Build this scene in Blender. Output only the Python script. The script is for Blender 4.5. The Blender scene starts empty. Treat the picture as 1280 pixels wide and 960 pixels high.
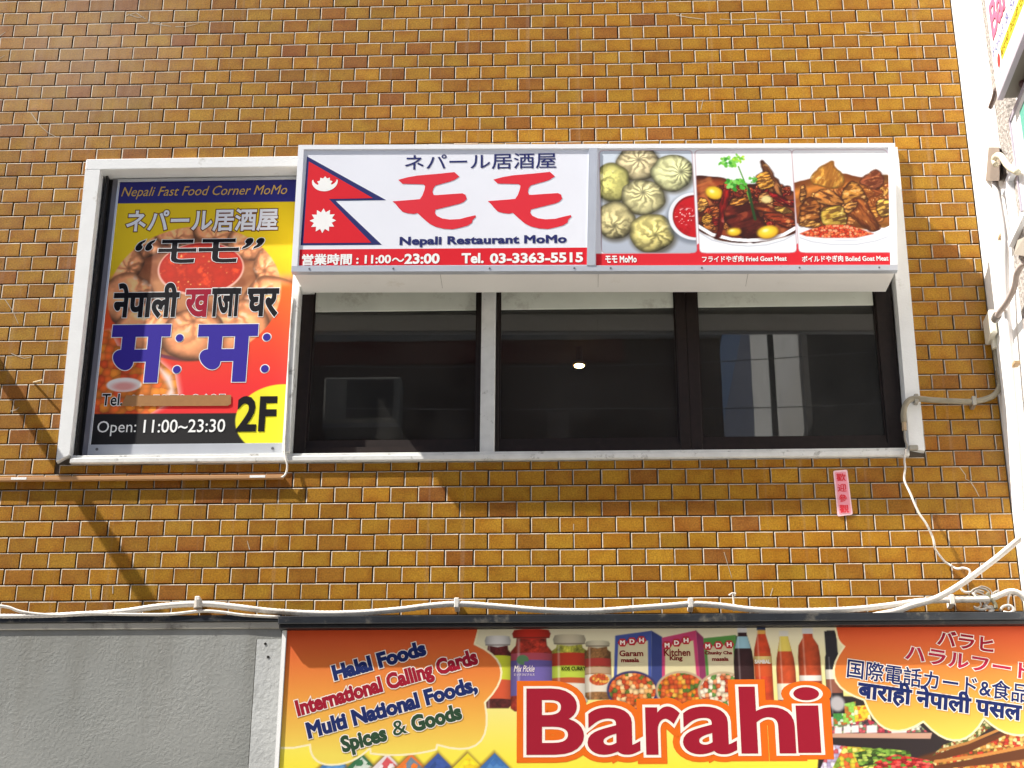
import bpy, bmesh, math, random
import numpy as np
from mathutils import Vector, Matrix

# ---------------------------------------------------------------- scene, camera, light
S = bpy.context.scene
col = S.collection
cam_data = bpy.data.cameras.new('camera'); cam = bpy.data.objects.new('camera', cam_data); col.objects.link(cam)
cam_data.sensor_width = 36; cam_data.lens = 2165.05/1280*36; cam_data.clip_end = 500
R_ = Vector((0.99934859, 0.03582998, 0.0043128)); U_ = Vector((0.01063554, -0.40660203, 0.91354347)); F_ = Vector((-0.03448583, 0.91290251, 0.40671824))
m = Matrix((( R_.x, U_.x, -F_.x, 2.30198), (R_.y, U_.y, -F_.y, -6.79998), (R_.z, U_.z, -F_.z, 1.59553), (0, 0, 0, 1)))
cam.matrix_world = m
S.camera = cam
S.render.resolution_x, S.render.resolution_y = 1024, 768

SUN = Vector((-3.26, -1.0, 4.56)).normalized()          # towards the sun
w = bpy.data.worlds.new('World'); S.world = w; w.use_nodes = True
nt = w.node_tree; bg = nt.nodes['Background']
sky = nt.nodes.new('ShaderNodeTexSky'); sky.sky_type = 'NISHITA'; sky.sun_disc = False
sky.sun_elevation = math.asin(SUN.z); sky.sun_rotation = math.atan2(SUN.x, SUN.y)
sky.air_density = 1.0; sky.dust_density = 2.0; sky.ozone_density = 1.0
nt.links.new(sky.outputs[0], bg.inputs[0]); bg.inputs[1].default_value = 0.075
sl = bpy.data.lights.new('sun', 'SUN'); sl.energy = 5.0; sl.angle = math.radians(0.53); sl.color = (1.0, 0.955, 0.88)
so = bpy.data.objects.new('sun', sl); col.objects.link(so); so.location = (-20, -8, 30)
so.rotation_euler = SUN.to_track_quat('Z', 'Y').to_euler()
S.view_settings.view_transform = 'Standard'; S.view_settings.look = 'None'
S.view_settings.exposure = 1.12; S.view_settings.gamma = 1.0; S.view_settings.use_curve_mapping = False

random.seed(7); RNG = np.random.default_rng(11)
def lin(c):
    return tuple(((v/12.92) if v <= .04045 else ((v+.055)/1.055)**2.4) for v in c)
def hexc(h):
    return tuple(int(h[i:i+2], 16)/255 for i in (0, 2, 4))

# ---------------------------------------------------------------- materials
MATS = {}
def mat(name, c, rough=.6, spec=.5, metal=0., mottle=0., mscale=8., bump=0., bscale=60., dirt=None, dscale=3., dthr=.55, coat=0., streak=False, flat=False):
    """principled material with procedural mottling, grime and relief; c is sRGB hex"""
    if name in MATS: return MATS[name]
    mm = bpy.data.materials.new(name); mm.use_nodes = True; t = mm.node_tree; N = t.nodes; L = t.links
    p = N['Principled BSDF']; p.inputs['Roughness'].default_value = rough; p.inputs['Metallic'].default_value = metal
    p.inputs['Specular IOR Level'].default_value = spec; p.inputs['Coat Weight'].default_value = coat
    rgb = lin(hexc(c)) + (1,)
    tc = N.new('ShaderNodeNewGeometry')
    src = None
    base = N.new('ShaderNodeRGB'); base.outputs[0].default_value = rgb; src = base.outputs[0]
    if mottle:
        n = N.new('ShaderNodeTexNoise'); n.inputs['Scale'].default_value = mscale; n.inputs['Detail'].default_value = 6
        L.new(tc.outputs['Position'], n.inputs['Vector'])
        r = N.new('ShaderNodeMapRange'); r.inputs['From Min'].default_value = .3; r.inputs['From Max'].default_value = .7
        r.inputs['To Min'].default_value = 1-mottle; r.inputs['To Max'].default_value = 1+mottle; L.new(n.outputs['Fac'], r.inputs['Value'])
        h = N.new('ShaderNodeVectorMath'); h.operation = 'SCALE'; L.new(src, h.inputs[0]); L.new(r.outputs[0], h.inputs['Scale']); src = h.outputs[0]
    if dirt:
        n = N.new('ShaderNodeTexNoise'); n.inputs['Scale'].default_value = dscale; n.inputs['Detail'].default_value = 8; n.inputs['Roughness'].default_value = .7
        if streak:
            vm = N.new('ShaderNodeVectorMath'); vm.operation = 'MULTIPLY'; vm.inputs[1].default_value = (1, 1, .12); L.new(tc.outputs['Position'], vm.inputs[0]); L.new(vm.outputs[0], n.inputs['Vector'])
        else: L.new(tc.outputs['Position'], n.inputs['Vector'])
        r = N.new('ShaderNodeMapRange'); r.inputs['From Min'].default_value = dthr; r.inputs['From Max'].default_value = dthr+.14; L.new(n.outputs['Fac'], r.inputs['Value'])
        mx = N.new('ShaderNodeMixRGB'); mx.inputs[2].default_value = lin(hexc(dirt)) + (1,); L.new(r.outputs[0], mx.inputs[0]); L.new(src, mx.inputs[1]); src = mx.outputs[0]
    L.new(src, p.inputs['Base Color'])
    if bump:
        n = N.new('ShaderNodeTexNoise'); n.inputs['Scale'].default_value = bscale; n.inputs['Detail'].default_value = 4
        L.new(tc.outputs['Position'], n.inputs['Vector'])
        b = N.new('ShaderNodeBump'); b.inputs['Strength'].default_value = 1; b.inputs['Distance'].default_value = bump; L.new(n.outputs['Fac'], b.inputs['Height']); L.new(b.outputs[0], p.inputs['Normal'])
    if name.endswith('_ink'): p.inputs['Specular IOR Level'].default_value = .1; p.inputs['Roughness'].default_value = .55
    if flat or name.endswith('_ink'):                    # printed film: lies dead flat on its sheet
        cx = N.new('ShaderNodeCombineXYZ'); cx.inputs[1].default_value = -1; L.new(cx.outputs[0], p.inputs['Normal'])
    MATS[name] = mm; return mm

def tile_mat(name, shared):
    """glazed ochre wall tile: a tint per tile (object colour or colour attribute), mottled glaze"""
    mm = bpy.data.materials.new(name); mm.use_nodes = True; t = mm.node_tree; N = t.nodes; L = t.links; p = N['Principled BSDF']
    g = N.new('ShaderNodeNewGeometry')
    if shared: a = N.new('ShaderNodeObjectInfo'); tint = a.outputs['Color']
    else: a = N.new('ShaderNodeVertexColor'); a.layer_name = 'tint'; tint = a.outputs['Color']
    off = N.new('ShaderNodeVectorMath'); off.operation = 'SCALE'; off.inputs['Scale'].default_value = 37.; L.new(tint, off.inputs[0])
    ps = N.new('ShaderNodeVectorMath'); L.new(g.outputs['Position'], ps.inputs[0]); L.new(off.outputs[0], ps.inputs[1])
    n1 = N.new('ShaderNodeTexNoise'); n1.inputs['Scale'].default_value = 14; n1.inputs['Detail'].default_value = 3; L.new(ps.outputs[0], n1.inputs['Vector'])
    n2 = N.new('ShaderNodeTexNoise'); n2.inputs['Scale'].default_value = 150; n2.inputs['Detail'].default_value = 3; L.new(g.outputs['Position'], n2.inputs['Vector'])
    r1 = N.new('ShaderNodeMapRange'); r1.inputs['From Min'].default_value = .35; r1.inputs['From Max'].default_value = .72; L.new(n1.outputs['Fac'], r1.inputs['Value'])
    mx = N.new('ShaderNodeMixRGB'); mx.blend_type = 'MULTIPLY'; mx.inputs[2].default_value = (.86, .75, .66, 1); L.new(tint, mx.inputs[1]); L.new(r1.outputs[0], mx.inputs[0])
    r2 = N.new('ShaderNodeMapRange'); r2.inputs['From Min'].default_value = .3; r2.inputs['From Max'].default_value = .75; r2.inputs['To Min'].default_value = 1.28; r2.inputs['To Max'].default_value = .68; L.new(n2.outputs['Fac'], r2.inputs['Value'])
    sc = N.new('ShaderNodeVectorMath'); sc.operation = 'SCALE'; L.new(mx.outputs[0], sc.inputs[0]); L.new(r2.outputs[0], sc.inputs['Scale'])
    sp = N.new('ShaderNodeSeparateXYZ'); L.new(g.outputs['Position'], sp.inputs[0])
    def M_(op, a, b=None, c=None):
        q_ = N.new('ShaderNodeMath'); q_.operation = op
        for i_, v_ in enumerate((a, b, c)):
            if v_ is None: continue
            if isinstance(v_, (int, float)): q_.inputs[i_].default_value = v_
            else: L.new(v_, q_.inputs[i_])
        return q_.outputs[0]
    vz = M_('MULTIPLY', M_('SUBTRACT', 6.54+7, sp.outputs['Z']), 1/.07); row = M_('FLOOR', vz); par = M_('MULTIPLY', M_('FLOORED_MODULO', row, 2.), .5)
    ux = M_('ADD', M_('MULTIPLY', M_('ADD', sp.outputs['X'], 11.8), 1/.118), par)
    ex = M_('ABSOLUTE', M_('SUBTRACT', M_('FRACT', ux), .5)); ez = M_('ABSOLUTE', M_('SUBTRACT', M_('FRACT', vz), .5))
    ed = M_('MAXIMUM', M_('ADD', M_('MULTIPLY', M_('SUBTRACT', ex, .5), 1.69), .5), ez); ed = M_('ADD', ed, M_('MULTIPLY', M_('SUBTRACT', n1.outputs['Fac'], .5), .5))
    re = N.new('ShaderNodeMapRange'); re.inputs['From Min'].default_value = .22; re.inputs['From Max'].default_value = .50; re.inputs['To Max'].default_value = .75; L.new(ed, re.inputs['Value'])
    me_ = N.new('ShaderNodeMixRGB'); me_.blend_type = 'MULTIPLY'; me_.inputs[2].default_value = (.80, .64, .50, 1); L.new(re.outputs[0], me_.inputs[0]); L.new(sc.outputs[0], me_.inputs[1])
    # pale vertical drip stains left by rain
    vm = N.new('ShaderNodeVectorMath'); vm.operation = 'MULTIPLY'; vm.inputs[1].default_value = (22, 1, .5); L.new(g.outputs['Position'], vm.inputs[0])
    n3 = N.new('ShaderNodeTexNoise'); n3.inputs['Scale'].default_value = 1; n3.inputs['Detail'].default_value = 5; L.new(vm.outputs[0], n3.inputs['Vector'])
    r3 = N.new('ShaderNodeMapRange'); r3.inputs['From Min'].default_value = .60; r3.inputs['From Max'].default_value = .78; r3.inputs['To Max'].default_value = .22; L.new(n3.outputs['Fac'], r3.inputs['Value'])
    m3 = N.new('ShaderNodeMixRGB'); m3.inputs[2].default_value = (.5, .42, .36, 1); L.new(r3.outputs[0], m3.inputs[0]); L.new(me_.outputs[0], m3.inputs[1])
    # pale sky sheen painted into the tile colour, high up at left
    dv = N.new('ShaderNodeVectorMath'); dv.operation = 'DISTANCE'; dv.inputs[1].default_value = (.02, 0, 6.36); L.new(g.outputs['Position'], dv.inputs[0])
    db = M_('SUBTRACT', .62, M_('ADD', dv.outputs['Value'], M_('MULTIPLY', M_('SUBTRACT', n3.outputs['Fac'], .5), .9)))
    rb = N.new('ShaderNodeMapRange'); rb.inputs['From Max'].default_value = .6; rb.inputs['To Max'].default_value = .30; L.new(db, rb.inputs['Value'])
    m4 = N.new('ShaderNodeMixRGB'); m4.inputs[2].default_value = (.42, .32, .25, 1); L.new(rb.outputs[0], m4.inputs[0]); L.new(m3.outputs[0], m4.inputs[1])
    L.new(m4.outputs[0], p.inputs['Base Color'])
    p.inputs['Roughness'].default_value = .42; p.inputs['Specular IOR Level'].default_value = .25
    b = N.new('ShaderNodeBump'); b.inputs['Distance'].default_value = .0012; L.new(n1.outputs['Fac'], b.inputs['Height'])
    b2 = N.new('ShaderNodeBump'); b2.inputs['Distance'].default_value = .0003; L.new(n2.outputs['Fac'], b2.inputs['Height']); L.new(b.outputs[0], b2.inputs['Normal']); L.new(b2.outputs[0], p.inputs['Normal'])
    return mm

def print_mat(name='printed_vinyl', rough=.5):
    if name in MATS: return MATS[name]
    mm = bpy.data.materials.new(name); mm.use_nodes = True; t = mm.node_tree; p = t.nodes['Principled BSDF']
    a = t.nodes.new('ShaderNodeVertexColor'); a.layer_name = 'print'; t.links.new(a.outputs['Color'], p.inputs['Base Color'])
    p.inputs['Roughness'].default_value = rough; p.inputs['Specular IOR Level'].default_value = .25
    MATS[name] = mm; return mm

def glass_mat():
    mm = bpy.data.materials.new('window_glass'); mm.use_nodes = True; t = mm.node_tree; N = t.nodes; L = t.links
    N.remove(N['Principled BSDF']); out = N['Material Output']
    f = N.new('ShaderNodeFresnel'); f.inputs['IOR'].default_value = 1.9
    tr = N.new('ShaderNodeBsdfTransparent'); tr.inputs[0].default_value = (.62, .66, .66, 1)
    gl = N.new('ShaderNodeBsdfGlossy'); gl.inputs['Roughness'].default_value = .012
    g = N.new('ShaderNodeNewGeometry'); n = N.new('ShaderNodeTexNoise'); n.inputs['Scale'].default_value = 3.; n.inputs['Detail'].default_value = 1
    L.new(g.outputs['Position'], n.inputs['Vector']); b = N.new('ShaderNodeBump'); b.inputs['Distance'].default_value = .00012; L.new(n.outputs['Fac'], b.inputs['Height']); L.new(b.outputs[0], gl.inputs['Normal'])
    mx = N.new('ShaderNodeMixShader'); L.new(f.outputs[0], mx.inputs[0]); L.new(tr.outputs[0], mx.inputs[1]); L.new(gl.outputs[0], mx.inputs[2]); df = N.new('ShaderNodeBsdfDiffuse'); df.inputs[0].default_value = (.5, .48, .45, 1)      # grey diffuse film standing in for ambient haze reflected in the panes
    nd = N.new('ShaderNodeTexNoise'); nd.inputs['Scale'].default_value = 5; nd.inputs['Detail'].default_value = 8; nd.inputs['Roughness'].default_value = .7; L.new(g.outputs['Position'], nd.inputs['Vector'])
    rd = N.new('ShaderNodeMapRange'); rd.inputs['From Min'].default_value = .35; rd.inputs['From Max'].default_value = .8; rd.inputs['To Min'].default_value = .018; rd.inputs['To Max'].default_value = .075; L.new(nd.outputs['Fac'], rd.inputs['Value'])
    m2 = N.new('ShaderNodeMixShader'); L.new(rd.outputs[0], m2.inputs[0]); L.new(mx.outputs[0], m2.inputs[1]); L.new(df.outputs[0], m2.inputs[2]); L.new(m2.outputs[0], out.inputs['Surface'])
    return mm
GLASS = glass_mat()

# ---------------------------------------------------------------- mesh helpers
class MB:
    def __init__(s): s.v = []; s.f = []
    def box(s, x0, x1, y0, y1, z0, z1, bev=0., seg=1):
        b = bmesh.new(); bmesh.ops.create_cube(b, size=1)
        for v in b.verts: v.co = ((x0+x1)/2+v.co.x*(x1-x0), (y0+y1)/2+v.co.y*(y1-y0), (z0+z1)/2+v.co.z*(z1-z0))
        if bev: bmesh.ops.bevel(b, geom=b.edges[:], offset=bev, segments=seg, affect='EDGES')
        return s.bm(b)
    def bm(s, b):
        b.verts.index_update(); o = len(s.v)
        s.v += [tuple(v.co) for v in b.verts]; s.f += [[o+v.index for v in f.verts] for f in b.faces]; b.free(); return s
    def quad(s, *p):
        o = len(s.v); s.v += list(p); s.f.append([o+i for i in range(len(p))]); return s
    def prism(s, pts, y0, y1):
        """pts (x,z) outline, counter-clockwise seen from the street, from depth plane y0 (front) back to y1"""
        n = len(pts); o = len(s.v)
        s.v += [(x, y0, z) for x, z in pts] + [(x, y1, z) for x, z in pts]
        s.f.append([o+i for i in range(n)]); s.f.append([o+n+i for i in reversed(range(n))])
        for i in range(n): j = (i+1) % n; s.f.append([o+j, o+i, o+n+i, o+n+j])
        return s
    def hex8(s, f4, b4):
        """frustum between two quads of 3-D points"""
        o = len(s.v); s.v += list(f4)+list(b4)
        s.f += [[o, o+1, o+2, o+3], [o+7, o+6, o+5, o+4]] + [[o+(i+1) % 4, o+i, o+4+i, o+4+(i+1) % 4] for i in range(4)]; return s
    def tube(s, pts, r, n=10, smooth=6, rib=0, ribamp=.1, wob=0., closed_ends=True):
        P = [Vector(p) for p in pts]
        if smooth and len(P) > 2:
            Q = []
            E = [P[0]*2-P[1]] + P + [P[-1]*2-P[-2]]
            for i in range(1, len(E)-2):
                for k in range(smooth):
                    t = k/smooth; a, b, c, d = E[i-1:i+3]
                    Q.append(.5*((2*b)+(c-a)*t+(2*a-5*b+4*c-d)*t*t+(3*b-a-3*c+d)*t**3))
            Q.append(P[-1]); P = Q
        if rib:
            Q = []; 
            for i in range(len(P)-1):
                k = max(1, int((P[i+1]-P[i]).length/(rib*.5)))
                Q += [P[i].lerp(P[i+1], j/k) for j in range(k)]
            P = Q+[P[-1]]
        o = len(s.v); up = Vector((0.13, .21, 1)).normalized(); prev = None
        for i, p in enumerate(P):
            d = (P[min(i+1, len(P)-1)]-P[max(i-1, 0)]).normalized()
            a = up - d*up.dot(d) if prev is None else prev - d*prev.dot(d)
            if a.length < 1e-4: a = Vector((1, 0, 0)) - d*d.x
            a.normalize(); prev = a; b = d.cross(a)
            rr = r*(1+(ribamp if (rib and i % 2) else 0)) + wob*math.sin(i*2.3)
            for k in range(n):
                t = 2*math.pi*k/n; q = p+a*math.cos(t)*rr+b*math.sin(t)*rr; s.v.append(tuple(q))
        for i in range(len(P)-1):
            for k in range(n):
                k2 = (k+1) % n; s.f.append([o+i*n+k, o+i*n+k2, o+(i+1)*n+k2, o+(i+1)*n+k])
        if closed_ends:
            s.f.append([o+k for k in reversed(range(n))]); s.f.append([o+(len(P)-1)*n+k for k in range(n)])
        return s

ORIG = {}
def tag(o, label=None, cat=None, group=None, kind=None):
    if label: o['label'] = label
    if cat: o['category'] = cat
    if group: o['group'] = group
    if kind: o['kind'] = kind
    return o
def thing(name, loc, label, cat, group=None):
    o = bpy.data.objects.new(name, None); col.objects.link(o); o.location = loc; ORIG[o] = Vector(loc); o.empty_display_size = .1
    return tag(o, label, cat, group)
def put(o, centre, parent):
    ORIG[o] = Vector(centre)
    if parent: o.parent = parent; o.location = ORIG[o]-ORIG[parent]
    else: o.location = centre
    col.objects.link(o); return o
def obj(name, mb, material, parent=None, label=None, smooth=False):
    v = np.array(mb.v, dtype=float); c = (v.min(0)+v.max(0))/2
    me = bpy.data.meshes.new(name); me.from_pydata((v-c).tolist(), [], mb.f); me.materials.append(material)
    if smooth: me.polygons.foreach_set('use_smooth', [True]*len(me.polygons))
    me.update(); o = bpy.data.objects.new(name, me); put(o, c, parent)
    if label: o['label'] = label
    return o
def box(name, material, parent, x0, x1, y0, y1, z0, z1, bev=0., label=None):
    return obj(name, MB().box(x0, x1, y0, y1, z0, z1, bev), material, parent, label)

# ---------------------------------------------------------------- lettering and printed shapes
def lettering(parent, s, material, d, box=None, line=None, shear=0., bold=0., outlines=(), axes=None, name='lettering', dstep=.0003, res=3, spacing=1.):
    """printed letters lying on a sign face: box=((x0,z0),(x1,z1)) in metres on the wall plane, or line=((x0,z0),(x1,z1),cap height).
    d = distance of the print in front of the tile plane. outlines = [(material, width)], widest last."""
    def curve(bev=0.):
        c = bpy.data.curves.new('t', 'FONT'); c.body = s; c.shear = shear; c.resolution_u = res; c.space_character = spacing
        if bev: c.bevel_depth = bev; c.bevel_resolution = 1
        o = bpy.data.objects.new('t', c); me = bpy.data.meshes.new_from_object(o)
        v = np.empty(len(me.vertices)*3, dtype=np.float32); me.vertices.foreach_get('co', v); bpy.data.objects.remove(o)
        return me, v.reshape(-1, 3).astype(float)
    me0, v0 = curve(); mn, mx = v0.min(0), v0.max(0)
    if box:
        (x0, z0), (x1, z1) = box; e1 = Vector((1, 0)); e2 = Vector((0, 1)); W_, H_ = x1-x0, z1-z0
        org = Vector((x0, z0)); sx, sz = W_/(mx[0]-mn[0]), H_/(mx[1]-mn[1]); base = mn
    else:
        (x0, z0), (x1, z1), h = line; e1 = Vector((x1-x0, z1-z0)); W_ = e1.length; e1.normalize(); e2 = Vector((-e1.y, e1.x))
        sx, sz = W_/(mx[0]-mn[0]), h/.72; base = np.array([mn[0], 0, 0]); org = Vector((x0, z0))
    sc = math.sqrt(sx*sz); out = None
    jobs = [(material, bold, 0)] + [(mm, wd+bold, k+1) for k, (mm, wd) in enumerate(outlines)]
    for mm, wd, k in jobs:
        if wd: me, v = curve(wd/sc)
        else: me, v = me0, v0.copy()
        a = (v[:, 0]-base[0])*sx; b = (v[:, 1]-base[1])*sz
        zz = v[:, 2]; q = (zz/(abs(zz).max() or 1))*.00006
        X = org.x+e1.x*a+e2.x*b; Z = org.y+e1.y*a+e2.y*b; Y = -(d-k*dstep) - q
        P = np.stack([X, Y, Z], 1); c = (P.min(0)+P.max(0))/2
        me = me.copy() if me.users else me
        me.vertices.foreach_set('co', (P-c).astype(np.float32).ravel()); me.polygons.foreach_set('use_smooth', [False]*len(me.polygons)); me.materials.clear(); me.materials.append(mm); me.update()
        nm = name if k == 0 else name+'_outline'
        me.name = nm; o = bpy.data.objects.new(nm, me); put(o, c, parent)
        if k == 0: out = o
    return out
def shape(parent, name, pts, material, d, th=.0004):
    return obj(name, MB().prism(pts, -d, -d+th), material, parent)
def ring(c, rx, rz, n=40, a0=0., a1=2*math.pi):
    return [(c[0]+rx*math.cos(a0+(a1-a0)*i/n), c[1]+rz*math.sin(a0+(a1-a0)*i/n)) for i in range(n)]

# ---------------------------------------------------------------- a small painter for printed pictures
def hsh(i, j, s):
    h = (i.astype(np.int64)*374761393 + j.astype(np.int64)*668265263 + s*1442695041) & 0x7fffffff
    h = ((h ^ (h >> 13))*1274126177) & 0x7fffffff
    return ((h ^ (h >> 16)) & 0xffff)/65535.
def noise(x, y, sc, seed=0):
    x = x*sc+100; y = y*sc+100; i = np.floor(x).astype(int); j = np.floor(y).astype(int); u = x-i; v = y-j; u = u*u*(3-2*u); v = v*v*(3-2*v)
    return (hsh(i, j, seed)*(1-u)+hsh(i+1, j, seed)*u)*(1-v)+(hsh(i, j+1, seed)*(1-u)+hsh(i+1, j+1, seed)*u)*v
def fbm(x, y, sc, seed=0, o=4):
    r = 0; a = .5
    for k in range(o): r = r+a*noise(x, y, sc*2**k, seed+k*17); a *= .5
    return r/(1-.5**o)
def sst(a, b, x):
    t = np.clip((x-a)/(b-a), 0, 1); return t*t*(3-2*t)
class Canvas:
    def __init__(s, x0, x1, z0, z1, step):
        s.nx = int(round((x1-x0)/step))+1; s.nz = int(round((z1-z0)/step))+1; s.step = (x1-x0)/(s.nx-1)
        s.X, s.Z = np.meshgrid(np.linspace(x0, x1, s.nx), np.linspace(z0, z1, s.nz)); s.C = np.ones(s.X.shape+(3,))
    def sub(s, x0, x1, z0, z1):
        xs = s.X[0]; zs = s.Z[:, 0]; i0, i1 = np.searchsorted(xs, [x0, x1]); j0, j1 = np.searchsorted(zs, [z0, z1])
        o = Canvas.__new__(Canvas); o.X = s.X[j0:j1, i0:i1]; o.Z = s.Z[j0:j1, i0:i1]; o.C = s.C[j0:j1, i0:i1]; o.step = s.step; return o
    def blend(s, m_, c):
        if isinstance(c, str): c = hexc(c)
        c = np.asarray(c, dtype=float); s.C[...] = s.C*(1-m_[..., None])+c*m_[..., None]
    def polar(s, c, rx, rz, ang=0.):
        dx = s.X-c[0]; dz = s.Z-c[1]; ca, sa = math.cos(ang), math.sin(ang); a = (dx*ca+dz*sa)/rx; b = (-dx*sa+dz*ca)/rz
        return np.hypot(a, b), a, b
    def ellm(s, c, rx, rz, ang=0., soft=None):
        t, a, b = s.polar(c, rx, rz, ang); e = (soft or s.step)/min(rx, rz); return 1-sst(1-e, 1+e, t)
    def poly(s, pts, soft=None):
        e = soft or s.step*.7; ins = np.zeros(s.X.shape, bool); dm = np.full(s.X.shape, 1e9); n = len(pts)
        for i in range(n):
            (ax, az), (bx, bz) = pts[i], pts[(i+1) % n]; ex, ez = bx-ax, bz-az; L2 = ex*ex+ez*ez+1e-12
            t = np.clip(((s.X-ax)*ex+(s.Z-az)*ez)/L2, 0, 1); dm = np.minimum(dm, np.hypot(s.X-ax-t*ex, s.Z-az-t*ez))
            if az != bz: c = ((az > s.Z) != (bz > s.Z)) & (s.X < (bx-ax)*(s.Z-az)/(bz-az)+ax); ins ^= c
        sd = np.where(ins, dm, -dm); s.sd = sd; return sst(-e, e, sd)
    def clipsub(s, pts, pad=.01):
        xs = [p[0] for p in pts]; zs = [p[1] for p in pts]; return s.sub(min(xs)-pad, max(xs)+pad, min(zs)-pad, max(zs)+pad)
    def fill(s, pts, c, soft=None):
        v = s.clipsub(pts); 
        if v.X.size: v.blend(v.poly(pts, soft), c)
    def ell(s, c, rx, rz, colr, ang=0., soft=None, a=1.):
        r = max(rx, rz)*1.1+.01; v = s.sub(c[0]-r, c[0]+r, c[1]-r, c[1]+r)
        if v.X.size: v.blend(v.ellm(c, rx, rz, ang, soft)*a, colr)
    def stroke(s, pts, wd, c, a=1.):
        v = s.clipsub(pts, wd+.01); 
        if not v.X.size: return
        dm = np.full(v.X.shape, 1e9)
        for (ax, az), (bx, bz) in zip(pts[:-1], pts[1:]):
            ex, ez = bx-ax, bz-az; t = np.clip(((v.X-ax)*ex+(v.Z-az)*ez)/(ex*ex+ez*ez+1e-12), 0, 1); dm = np.minimum(dm, np.hypot(v.X-ax-t*ex, v.Z-az-t*ez))
        v.blend((1-sst(wd*.5-s.step*.5, wd*.5+s.step*.5, dm))*a, c)
    def dumpling(s, c, rx, rz, base, knot=(0., .1), n=13, seed=1, swirl=2.2, hi='fff6dc', dark='5a3c1c', shadow=.6, wob=5., gain=1., pleat=.20):
        R = max(rx, rz)*1.35; v = s.sub(c[0]-R, c[0]+R, c[1]-R, c[1]+R)
        if not v.X.size: return
        base = np.array(hexc(base)); hi = np.array(hexc(hi)); dark = np.array(hexc(dark))
        t, a, b = v.polar((c[0]+rx*.06, c[1]-rz*.10), rx*1.08, rz*1.08); v.blend((1-sst(.8, 1.12, t))*shadow, dark*.6)
        t, a, b = v.polar(c, rx, rz); ang = np.arctan2(b, a); t = t*(1+.07*(noise(np.cos(ang)+9, np.sin(ang)+9, 2.2, seed)-.5)*2)
        h = np.sqrt(np.clip(1-t*t, 0, 1)); kx, kz = knot; A = np.arctan2(b-kz, a-kx); rho = np.hypot(a-kx, b-kz)
        w1 = fbm(v.X, v.Z, 3.2/rx, seed, 3); ph = n*A+swirl*rho*2+wob*(w1-.5)
        pl = np.sin(ph); pl = np.sign(pl)*np.abs(pl)**.7; fall = np.exp(-(rho/.85)**2)*sst(.06, .25, rho)
        lt = .46+.42*h+.16*(b*.7-a*.35)+pleat*pl*fall+.14*(w1-.5)*2
        lt = lt*(1-.42*np.exp(-(rho/.13)**2)); C = base*np.clip(lt*gain, 0, 1.25)[..., None]
        crease = np.clip(-pl-.35, 0, 1)*fall; crease = crease*pleat/.2; C = C*(1-.45*crease[..., None])+dark*(.45*crease[..., None])*.7
        sp = sst(.60, .85, noise(v.X, v.Z, 7/rx, seed+5)*.6+.4*np.clip(pl, 0, 1)*fall+.25*(b-a*.3)*h); C = C*(1-.55*sp[..., None])+hi*(.55*sp[..., None])
        C = C*(1-.35*sst(.75, 1., t))[..., None]
        v.blend(1-sst(1-1.5*s.step/rx, 1+1.5*s.step/rx, t), np.clip(C, 0, 1))
    def chunk(s, pts, base, seed=1, dark='2a0d06', hi='ffd080', streak=(1., .3), amp=.5, spec=.5, shadow=.5, gl=.3):
        for _ in range(2): pts = [q_ for i_ in range(len(pts)) for q_ in ((pts[i_][0]*.75+pts[(i_+1) % len(pts)][0]*.25, pts[i_][1]*.75+pts[(i_+1) % len(pts)][1]*.25), (pts[i_][0]*.25+pts[(i_+1) % len(pts)][0]*.75, pts[i_][1]*.25+pts[(i_+1) % len(pts)][1]*.75))]
        gx = sum(q_[0] for q_ in pts)/len(pts); gz = sum(q_[1] for q_ in pts)/len(pts); pts = [(gx+(a_-gx)*1.16, gz+(b_-gz)*1.16) for a_, b_ in pts]
        v = s.clipsub(pts, .012)
        if not v.X.size: return
        cx = sum(p[0] for p in pts)/len(pts); cz = sum(p[1] for p in pts)/len(pts); ext = max(max(p[0] for p in pts)-min(p[0] for p in pts), max(p[1] for p in pts)-min(p[1] for p in pts))
        base = np.array(hexc(base)); dark = np.array(hexc(dark)); hi = np.array(hexc(hi))
        X, Z = v.X, v.Z; v.X = X+(fbm(X, Z, 3/ext, seed+3, 3)-.5)*ext*.16; v.Z = Z+(fbm(X, Z, 3/ext, seed+4, 3)-.5)*ext*.16
        mk = v.poly(pts); sd = v.sd; v.X = X; v.Z = Z
        v.blend((sst(-.007, .0, sd))*shadow, dark)
        sx, sz = streak; u = (X*sz-Z*sx); q = X*sx+Z*sz; f = fbm(u*3.5, q, 3.5/ext, seed, 4); g = fbm(X, Z, 7/ext, seed+9, 3)
        lt = .88+amp*(f-.5)*1.7+gl*((Z-cz)-(X-cx)*.5)/ext+.25*(g-.5); lt = lt*(.55+.45*sst(0, ext*.09, sd))
        C = base*np.clip(lt, .1, 1.3)[..., None]; k = sst(.58, .42, f)*.5; C = C*(1-k[..., None])+dark*k[..., None]*1.2
        sp = sst(.60, .74, g*.7+f*.3)*spec; C = C*(1-sp[..., None])+hi*sp[..., None]; v.blend(mk, np.clip(C, 0, 1))
    def voro(s, mask_pts, palette, cell, seed=1, shade=.6, a=1., aspect=1.):
        v = s.clipsub(mask_pts, .004)
        if not v.X.size: return
        mk = v.poly(mask_pts)*a; x = v.X/cell; z = v.Z/(cell*aspect); i = np.floor(x).astype(int); j = np.floor(z).astype(int)
        best = np.full(x.shape, 9.); idx = np.zeros(x.shape)
        for di in (-1, 0, 1):
            for dj in (-1, 0, 1):
                ii, jj = i+di, j+dj; d = np.hypot(x-ii-.15-.7*hsh(ii, jj, seed), z-jj-.15-.7*hsh(ii, jj, seed+1)); k = d < best; best = np.where(k, d, best); idx = np.where(k, hsh(ii, jj, seed+2), idx)
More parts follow.
